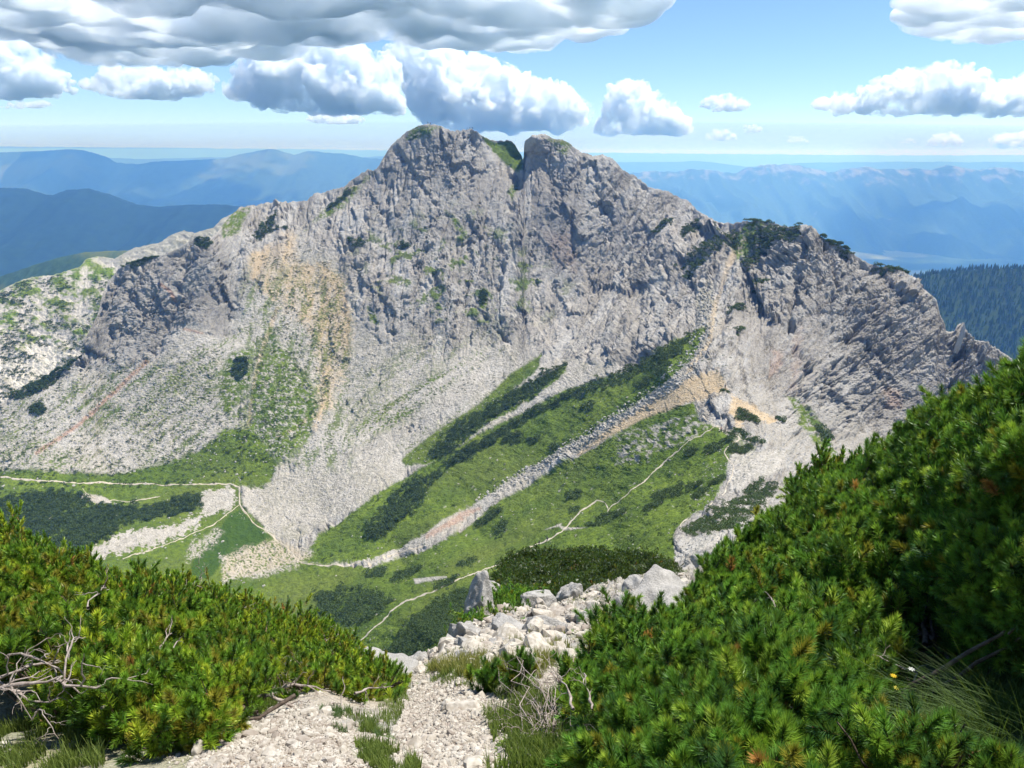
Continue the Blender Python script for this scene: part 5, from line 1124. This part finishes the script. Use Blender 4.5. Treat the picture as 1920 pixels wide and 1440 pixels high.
cloud([(150,165),(160,150),(190,150),(200,125),(250,120),(300,135),(380,135),(410,150),(400,175),(330,185),(260,195),(210,180)], 186, 16000, 'low cumulus between the left edge cloud and the big one', 7, 20, 110, 600)
cloud([(1310,262),(1330,245),(1370,240),(1385,262),(1350,268)], 263, 20000, 'tiny faint cloud low under the small flat cumulus', 8, 8, 30, 90)
cloud([(1385,245),(1395,232),(1425,236),(1430,247),(1405,252)], 248, 19000, 'tiny bright cloud right of the faint one', 9, 7, 26, 80)
cloud([(1465,268),(1480,255),(1510,256),(1515,268)], 267, 20000, 'faint flat cloud in the middle of the right-hand sky', 10, 8, 26, 80)
cloud([(1730,275),(1745,252),(1780,248),(1805,262),(1800,278)], 274, 19000, 'small puffy cloud above the right range', 11, 9, 36, 120)
cloud([(1840,272),(1860,255),(1900,250),(1990,240),(1990,280),(1900,282)], 276, 19500, 'pale cloud low at the right edge', 12, 12, 50, 160)
cloud([(1685,268),(1700,257),(1718,262),(1715,270)], 268, 20000, 'tiniest cloud left of the small puffy one', 13, 6, 20, 60)
cloud([(0,205),(20,192),(90,190),(105,198),(60,206)], 203, 18000, 'thin pale cloud strip low at the left edge', 15, 9, 40, 120)
cloud([(560,225),(600,212),(680,215),(690,228),(640,240)], 232, 20000, 'thin cloud strip under the big left cumulus', 16, 9, 40, 120)
# grey decks seen from below: broad flat clouds close overhead
M_DECK = cloud_mat(0.025, 900, .43, .67)
def deck(p, z, label, seed, thick=.06):
    """a flat-bottomed stratocumulus sheet; outline given in plan (x, y)"""
    r = np.random.default_rng(seed); p = np.array(p, float); acc = Acc(); L = math.sqrt(area(p)); c0 = np.array([p[:, 0].mean(), p[:, 1].mean(), z])
    for n, rad, sub in ((260, .075, 2), (1300, .034, 2), (2600, .016, 1)):
        rad *= L; out = []
        while len(out) < n:
            x = r.uniform(p[:, 0].min(), p[:, 0].max(), 900); y = r.uniform(p[:, 1].min(), p[:, 1].max(), 900); ok = poly_sd(x, y, p) + L * .08 * fbm2(x / L * 5, y / L * 5, 4, seed) < -rad * .4; out += list(zip(x[ok], y[ok]))
        q = np.array(out[:n]); rr = rad * r.uniform(.6, 1.3, n)
        zz = z + .016 * L * fbm2(q[:, 0] / L * 7, q[:, 1] / L * 7, 4, seed + 4) + r.uniform(0, 1, n) * thick * L * .4
        tv, tf = ICO[sub]; V = tv[None] * rr[:, None, None] * [1, 1, .34] + np.stack([q[:, 0], q[:, 1], zz], -1)[:, None]; acc.add(V.reshape(-1, 3), (tf[None] + (np.arange(n) * len(tv))[:, None, None]).reshape(-1, 3))
    V = (np.concatenate(acc.V) - c0) / L
    W, li = fuse(V, np.concatenate(acc.F), .0065, seed, ((.07, .008), (.03, .006), (.013, .004)), False)
    o = mesh_np('cloud', W * L, li, M_DECK, smooth=True); o.location = [float(x) for x in c0]
    return tag(o, label, 'cloud', 'grey cloud decks overhead')
def plan(z, pts): return [tuple(((u - 960) / F / (math.cos(PITCH) - (v - 720) / F * math.sin(PITCH)) * (z / float(tt(v))), z / float(tt(v)))) for u, v in pts]
zd = 1500.
deck(plan(zd, [(-700,-60),(-700,60),(-200,85),(0,60),(100,95),(200,104),(420,114),(600,75),(760,60),(860,80),(1000,72),(1150,55),(1200,20),(1190,-40),(1100,-120),(-200,-200)]), zd, 'broad dark grey cloud deck across the upper left sky', 31)
deck(plan(zd, [(1700,38),(1740,58),(1790,76),(1950,58),(2300,40),(2500,-300),(1900,-260),(1760,-30)]), zd, 'grey ragged cloud in the upper right corner', 32, .02)

# veil of far haze, added to cover the pinkish over-bright sky at the skyline
vm = bpy.data.materials.new('added_haze_veil'); vm.use_nodes = True; vt_ = vm.node_tree; vt_.nodes.clear(); vo = vt_.nodes.new('ShaderNodeOutputMaterial'); vv_ = vt_.nodes.new('ShaderNodeVolumePrincipled')
vv_.inputs['Color'].default_value = (.60, .76, .93, 1); vv_.inputs['Density'].default_value = 0.8e-4; vt_.links.new(vv_.outputs[0], vo.inputs['Volume'])
o = mesh_np('cloud', ICO[4][0] * [95000, 8000, 2900], ICO[4][1], vm, smooth=True); o.location = (0, 70000, -250); tag(o, 'thin added veil of pale haze lying all along the far skyline', 'haze veil')
# ------------------------------------------------------------------ boulders of the outcrop
BS = [(906,1140,.52,1.6,'tall white pinnacle at the left end of the outcrop',1.7),(880,1190,.36,.5,'leaning block under the white pinnacle',1.2),(858,1178,.26,.5,'small spiky white rock standing left of the white pinnacle',1.5),
 (1005,1140,.50,.5,'pointed grey boulder between the pine cushion and the dark pine bank',.9),(1072,1098,.45,.55,'thin grey fin of rock at the foot of the dark pine bank',1.5),(1245,1140,1.25,1.0,'largest smooth grey slab of rock at the right of the outcrop',.75),(1195,1120,.6,.6,'cracked grey block leaning against the largest slab',1.1),
 (1030,1182,.55,.4,'rounded grey boulder in the middle of the outcrop',.6),(960,1180,.5,.4,'low pale boulder left of the rounded one',.6),(850,1212,.34,.3,'small pale boulder at the lower left lip of the outcrop',.8),(788,1238,.24,.3,'white boulder at the end of the pine thicket by the path',.8),
 (722,1238,.55,.3,'flat white rock at the far side of the left thicket',.45),(690,1222,.5,.3,'larger flat white rock above the left thicket',.4),(885,1225,.35,.3,'bluish grey boulder at the front of the outcrop',.7),(865,1240,.22,.2,'grey block half sunk in grass before the outcrop',.8),
 (1110,1175,.4,.3,'pale boulder below the dark pine bank',.6),(1045,1205,.28,.2,'flat greyish stone above the yellow grass',.5),(945,1215,.3,.25,'whitish boulder among tufts in front of the outcrop',.6),(1290,1090,.7,.5,'grey rock at the right end of the outcrop beside the pines',.7),
 (1450,1000,1.1,1.2,'pale crag at the skyline of the right thicket',.8),(1320,1055,.8,.6,'pale rock hump near the brow of the spur',.6),
 (790,1262,.14,.1,'bluish flat stone at the upper end of the gravel path',.5),(858,1290,.055,.05,'bright white stone on the edge of the grassy step',.9),(871,1330,.13,.07,'big flat beige slab on the gravel path',.4),(905,1340,.08,.05,'beige slab right of the big one on the gravel path',.4),(838,1330,.07,.05,'grey stone left of the big slab on the gravel path',.6),
 (1052,1255,.09,.06,'dark grey stone on top of the pale bank beside the path',.6),(812,1385,.06,.05,'pale stone in the lower part of the gravel path',.5),(868,1388,.035,.03,'yellowish stone in the gravel path',.6),(910,1390,.03,.02,'dark little stone in the gravel path',.6),
 (560,1420,.05,.04,'grey stone half buried in the gravel below the left thicket',.6),(370,1420,.055,.06,'white upright stone at the dark edge of the left thicket',1.2),(460,1325,.06,.05,'pale stone under the sprawling limbs',.8),(512,1335,.05,.05,'white stone between the sprawling limbs and the gravel',.9),(575,1345,.08,.05,'whitish stone row under the thin pine, left',.6),(610,1342,.07,.05,'whitish stone row under the thin pine, right',.6),
 (140,1405,.05,.05,'white stone in the grass at the bottom left',.8),(10,1405,.06,.04,'pale stone in the bottom left corner, upper one',.7),(25,1425,.07,.05,'pale stone in the bottom left corner, lower one',.7),(190,1425,.05,.03,'flat stone at the bottom edge left of the dark shade',.5),(240,1430,.045,.03,'flat stone at the bottom edge in the dark shade',.5)]
for i, (u, v, rx, rz, lab, asp) in enumerate(BS):
    p = gnd(u, v); rx_ = rx
    V, Fc = rock((0, 0, 0), (rx_, rx_ * .75, rx_ * asp), 4 if rx > .2 else 3, seed=500 + i, rough=.28)
    o = mesh_np('boulder', V, Fc, M_BOULD if rx > .15 else M_STONE, smooth=rx > .2, attrs={'tone': np.full(len(V), .1)}); p[2] += rx_ * asp * (.25 if rx < .2 else -.22); o.location = [float(x) for x in p]
    tag(o, lab, 'rock', 'boulders on the spur')
# ------------------------------------------------------------------ grass
def blades(P, h, r, lean=(0, 0, 0), w=.0022, cols=((.06, .12, .02), (.13, .20, .035)), curve=.5, seg=4):
    n = len(P); h = np.broadcast_to(h, n) * r.uniform(.5, 1.15, n); az = r.uniform(0, 6.28, n); t = np.linspace(0, 1, seg + 1)
    d = np.stack([np.cos(az), np.sin(az)], -1) * (r.uniform(.1, 1, n) * curve)[:, None] + np.array(lean[:2])[None]
    X_ = P[:, None, 0] + d[:, None, 0] * h[:, None] * t[None]**1.7; Y_ = P[:, None, 1] + d[:, None, 1] * h[:, None] * t[None]**1.7
    Z_ = P[:, None, 2] + h[:, None] * (t[None] - .35 * np.hypot(*d.T)[:, None] * t[None]**2.4)
    c = np.stack([X_, Y_, Z_], -1); sd_ = np.stack([-np.sin(az), np.cos(az), 0 * az], -1)[:, None] * (w * (1 - t[None, :, None]**1.5) + .0002)
    V = np.stack([c - sd_, c + sd_], 2).reshape(-1, 3); i = np.arange(seg) * 2; f = np.stack([i, i + 1, i + 3, i + 2], -1)
    Fc = (f[None] + (np.arange(n) * (seg + 1) * 2)[:, None, None]).reshape(-1, 4)
    a, b = map(np.array, cols); k = r.uniform(0, 1, (n, 1, 1)) * .7 + .3 * t[None, :, None]; col = np.repeat(a * (1 - k) + b * k, 2, axis=1).reshape(-1, 3)
    return V, Fc, col
def turf(poly, n, h, seed, cols, lean=(0, 0), w=.0025, clump=.0, thr=-9.):
    r = np.random.default_rng(seed); p = np.array(poly, float); out = []; tr = 0
    while len(out) < n and tr < 80:
        u = r.uniform(p[:, 0].min(), p[:, 0].max(), 5000); v = r.uniform(p[:, 1].min(), p[:, 1].max(), 5000); q = sampB(u, v); tr += 1
        ok = (poly_sd(u, v, p) + 12 * perlin2(u / 25., v / 16., seed) < 0) & (r.uniform(size=5000) < np.clip((q[:, 1] / 8)**2, .03, 1)) & (perlin2(q[:, 0] / (.10 + .02 * q[:, 1]), q[:, 1] / (.10 + .02 * q[:, 1]), seed) + .6 * perlin2(q[:, 0] / .5, q[:, 1] / .5, seed) > thr); out += list(q[ok])
    P = np.array(out[:int(n * .75)]); return blades(P, h * r.uniform(.5, 1.2, len(P)), r, lean, w, cols)
acc = Acc(); YG = ((.13, .14, .03), (.34, .31, .09)); GG = ((.07, .12, .02), (.22, .27, .06)); BG = ((.05, .10, .035), (.16, .24, .09))
for poly, n, h, cols, w, thr in (
 ([(800,1262),(850,1242),(1000,1215),(1060,1225),(1035,1255),(960,1285),(880,1285)], 9000, .17, YG, .005, -.1),
 ([(790,1250),(900,1215),(1000,1235),(900,1290),(820,1292)], 3500, .10, GG, .004, .0),
 ([(690,1355),(745,1390),(790,1440),(770,1480),(700,1480),(660,1400)], 3800, .09, GG, .0028, -.05),
 ([(740,1262),(770,1280),(750,1350),(700,1370),(640,1345),(720,1330)], 1800, .10, GG, .003, .0),
 ([(560,1330),(640,1335),(720,1370),(700,1400),(600,1360)], 1400, .07, BG, .0025, .05),
 ([(430,1300),(500,1290),(520,1330),(470,1345)], 900, .15, GG, .003, .0),
 ([(-20,1370),(120,1330),(200,1380),(190,1470),(-20,1470)], 4500, .13, GG, .003, .0),
 ([(900,1330),(1000,1300),(1090,1330),(1120,1480),(900,1480),(930,1400)], 6500, .15, GG, .003, -.1),
 ([(980,1240),(1040,1210),(1100,1200),(1100,1260),(1040,1262)], 1500, .12, YG, .004, .05),
 ([(860,1100),(1300,1060),(1300,1160),(1080,1240),(850,1235)], 2600, .13, YG, .008, .4),
 ([(1000,1280),(1060,1300),(1080,1330),(960,1330),(920,1300)], 1800, .12, GG, .003, -.05),
 ([(1640,1270),(1960,1270),(1990,1500),(1640,1500)], 6000, .14, ((.025, .06, .015), (.08, .15, .03)), .003, -.2)):
    acc.add(*turf(poly, n, h, len(acc.V) + 300, cols, (0, 0), w, 0, thr))
gr_ = acc.build('grass', M_GRASS, smooth=False, attr='tint'); tag(gr_, 'tufts of green and yellowed alpine grass beside the footpath and on the outcrop', 'grass', kind='stuff')
# the long grass, its blades all thrown to the left
r = np.random.default_rng(77); t = empty('grass_tussock', at(1880, 1450, 2.45), 'long-bladed green grass tussock sweeping to the left in the bottom right corner', 'grass tussock')
c = np.array(t.location); P = c + np.stack([r.normal(.02, .16, 700), r.normal(0, .12, 700), 0 * r.normal(size=700)], -1)
V, Fc, col = blades(P, .50, r, (-.75, .05), .0024, ((.02, .055, .012), (.10, .16, .035)), .75, 8)
mesh_np('blades', V - c, Fc, M_GRASS, t, False, {'tint': col})
P = c + np.stack([r.normal(-.28, .10, 400), r.normal(.0, .06, 400), r.normal(-.04, .01, 400)], -1); V, Fc, col = blades(P, .22, r, (-.9, 0), .0018, ((.30, .22, .11), (.50, .38, .22)), .3, 5)
mesh_np('dry_blades', V - c, Fc, M_GRASS, t, False, {'tint': col})
# bare twiggy shrub beside the path
tb = empty('bare_shrub', gnd(985, 1400), 'leafless grey twiggy shrub sprawling over grass beside the footpath', 'dead shrub')
r = np.random.default_rng(5); b0 = gnd(1030, 1385, .04)
acc = Acc()
for k in range(60):
    a0_ = b0 + r.normal(0, .05, 3) * [1, 1, .3]; uu = r.uniform(905, 1150); vv = r.uniform(1270, 1420); e = gnd(uu, vv, r.uniform(.03, .17)); p = wander(a0_, e, 11, .16, r, .10)
    rd = r.uniform(.0018, .005); acc.add(*tube(p, np.linspace(rd, rd * .3, 11), 6))
    for j in range(4):
        i = r.integers(3, 11); d = (e - a0_) / np.linalg.norm(e - a0_) + r.normal(0, .7, 3); l = r.uniform(.05, .2); acc.add(*tube(wander(p[i], p[i] + d / np.linalg.norm(d) * l, 6, .35, r), np.linspace(rd * .5, rd * .15, 6), 4))
o = acc.build('branches', M_WOOD, tb)
# herbs and a few flowers
def herb(u, v, lab, cat, colr, seed, stem=.10, n=9, D=None):
    r = np.random.default_rng(seed); P = gnd(u, v) if D is None else at(u, v, D); t = empty(cat.replace(' ', '_'), P, lab, cat); P = np.array(P); h = P + [0, 0, stem]
    V, Q = tube([P - [0, 0, .02], (P + h) / 2 + [.004, 0, 0], h], [.0012, .001, .0008], 5); mesh_np('stem', V - P, Q, M_LEAF, t, True, {'tint': np.tile([.06, .12, .03], (len(V), 1))})
    a = np.linspace(0, 6.28, n, endpoint=False); pv = []
    for x in a: pv += [h, h + np.array([math.cos(x - .3) * .010, math.sin(x - .3) * .010, .003]), h + np.array([math.cos(x) * .016, math.sin(x) * .016, .002]), h + np.array([math.cos(x + .3) * .010, math.sin(x + .3) * .010, .003])]
    V = np.array(pv); mesh_np('petals', V - P, np.arange(len(V)).reshape(-1, 4), M_LEAF, t, False, {'tint': np.tile(colr, (len(V), 1))})
herb(293, 1418, 'single yellow flower at the foot of the left thicket', 'yellow flower', (.75, .52, .02), 1, .06)
herb(1670, 1295, 'yellow flower in the shade left of the long grass, upper one', 'yellow flower', (.75, .50, .02), 2, .08, 9, 2.75)
herb(1676, 1318, 'pale yellow flower just below the upper yellow flower', 'yellow flower', (.60, .52, .08), 3, .08, 9, 2.7)
herb(1702, 1290, 'tiny white flower head beside the yellow flowers', 'white flower', (.8, .8, .72), 4, .1, 7, 2.72)
np_ = unproj(1799., 638., 322.); V, Fc = rock((0, 0, 0), (1.5, 1.5, 9.0), 3, seed=321, rough=.35); V[:, 0] += .12 * V[:, 2]
o = mesh_np('rock_needle', V, Fc, M_BOULD, smooth=False, attrs={'tone': np.full(len(V), .1)}); o.location = [float(x) for x in np_]; tag(o, 'slender free-standing rock needle on the right end of the cliff ridge', 'rock needle')
# ------------------------------------------------------------------ hikers
def cloth(name, c): 
    m = Mat(name, .85, .2); n = m.noise(14, 3); m.base(m.mix(m.rng(n, .3, .7), tuple(x * .75 for x in c), c)); return m.m
M_SKIN = cloth('skin', (.52, .33, .24)); M_DARK = cloth('dark_cloth', (.018, .02, .026)); M_NAVY = cloth('navy_cloth', (.03, .05, .09)); M_RED = cloth('red_cloth', (.45, .05, .04)); M_HAIR = cloth('hair', (.05, .03, .02)); M_GREY = cloth('grey_cloth', (.16, .17, .18)); M_ORN = cloth('orange_cloth', (.6, .22, .04))
def skin_mesh(name, verts, edges, radii, mat, parent, root=0, sub=1):
    me = bpy.data.meshes.new(name + '_cage'); me.from_pydata(verts, edges, []); o = bpy.data.objects.new(name + '_cage', me); COL.objects.link(o)
    m = o.modifiers.new('s', 'SKIN'); m.use_smooth_shade = True
    for i, rr in enumerate(radii): me.skin_vertices[0].data[i].radius = (rr, rr) if not isinstance(rr, tuple) else rr
    me.skin_vertices[0].data[root].use_root = True
    s = o.modifiers.new('u', 'SUBSURF'); s.levels = sub; s.render_levels = sub
    ob = o.evaluated_get(bpy.context.evaluated_depsgraph_get()); new = bpy.data.meshes.new_from_object(ob); bpy.data.objects.remove(o)
    new.name = name; new.materials.clear(); new.materials.append(mat); q = bpy.data.objects.new(name, new); COL.objects.link(q); q.parent = parent
    for f in new.polygons: f.use_smooth = True
    return q
def person(P, face, lab, jacket, trousers, pack=None, stride=.28, group=None, scale=1.0):
    """a walking figure 1.75 m tall; face = heading in degrees"""
    t = empty('person', P, lab, 'person', group); t.rotation_euler = (0, 0, R(face)); t.scale = (scale,) * 3
    s = stride
    J = [(0,0,.95),(0,.02,1.15),(0,.04,1.38),(0,.05,1.50),(0,.07,1.60),(0,.08,1.70),          # 0 pelvis .. 5 head top
         (.20,.03,1.42),(.25,-.06 + s * .5,1.15),(.24,.12 + s * .5,.95),(.24,.19 + s * .5,.90), # right arm
         (-.20,.03,1.42),(-.25,-.04 - s * .5,1.15),(-.24,.08 - s * .5,.94),(-.24,.14 - s * .5,.88),
         (.10,0,.90),(.11,.08 - s * .4,.50),(.11,-.02 - s,.09),(.11,.14 - s,.04),
         (-.10,0,.90),(-.11,.10 + s * .5,.50),(-.11,.02 + s,.08),(-.11,.18 + s,.04)]
    E = [(0,1),(1,2),(2,3),(3,4),(4,5),(2,6),(6,7),(7,8),(8,9),(2,10),(10,11),(11,12),(12,13),(0,14),(14,15),(15,16),(16,17),(0,18),(18,19),(19,20),(20,21)]
    Rr = [.13,.125,.13,.055,.085,.08,.07,.048,.036,.034,.07,.048,.036,.034,.10,.065,.045,.042,.10,.065,.045,.042]
    skin_mesh('body', J, E, Rr, M_SKIN, t)
    skin_mesh('jacket', [J[0],J[1],J[2],J[6],J[7],J[8],J[10],J[11],J[12]], [(0,1),(1,2),(2,3),(3,4),(4,5),(2,6),(6,7),(7,8)], [.155,.15,.155,.09,.062,.05,.09,.062,.05], jacket, t)
    skin_mesh('trousers', [J[0],J[14],J[15],J[16],J[18],J[19],J[20]], [(0,1),(1,2),(2,3),(0,4),(4,5),(5,6)], [.15,.115,.08,.06,.115,.08,.06], trousers, t)
    skin_mesh('boots', [J[16],J[17]], [(0,1)], [.055,.05], M_DARK, t); skin_mesh('boots', [J[20],J[21]], [(0,1)], [.055,.05], M_DARK, t)
    V = ICO[2][0] * [.095, .105, .10] + [0, .055, 1.70]; V[:, 2] = np.maximum(V[:, 2], 1.655); mesh_np('hair', V, ICO[2][1], M_HAIR, t, True)
    if pack: V = ICO[2][0]; V = np.sign(V) * np.abs(V)**.6 * [.15, .10, .24] + [0, -.19, 1.22]; mesh_np('backpack', V, ICO[2][1], pack, t, True)
def onA(u, v): 
    p = sA(np.array([float(u)]), np.array([float(v)]))[0].copy(); p[2] += .15; return p
person(onA(1011, 1023.5), 110, 'hiker in dark clothes with a backpack, lower of the two on the meadow trail', M_DARK, M_DARK, M_DARK)
person(onA(1026, 1015.5), 110, 'hiker in dark clothes, upper of the two on the meadow trail', M_NAVY, M_DARK, M_GREY)
person(onA(1351, 809), 60, 'hiker in a red jacket on the pale trail below the saddle', M_RED, M_DARK)
person(onA(1360, 731), 0, 'hiker in grey on the trail at the top of the ochre saddle', M_GREY, M_DARK)
for u, lab, jk in ((877, 'hiker standing leftmost of the three on the second summit knob', M_DARK), (881, 'hiker in the middle of the three on the second summit knob', M_RED), (886, 'hiker standing rightmost of the three on the second summit knob', M_NAVY), (803, 'hiker standing on the highest summit, left of the other', M_DARK), (808, 'hiker standing on the highest summit, right of the other', M_ORN)):
    q = onA(u, 233.) ; i = int((u - uA[0]) / (uA[1] - uA[0])); q = PA[0, i].copy(); q[2] -= .1
    person(q, 30 + u % 7 * 40, lab, jk, M_DARK, None, .05, None, 1.15)
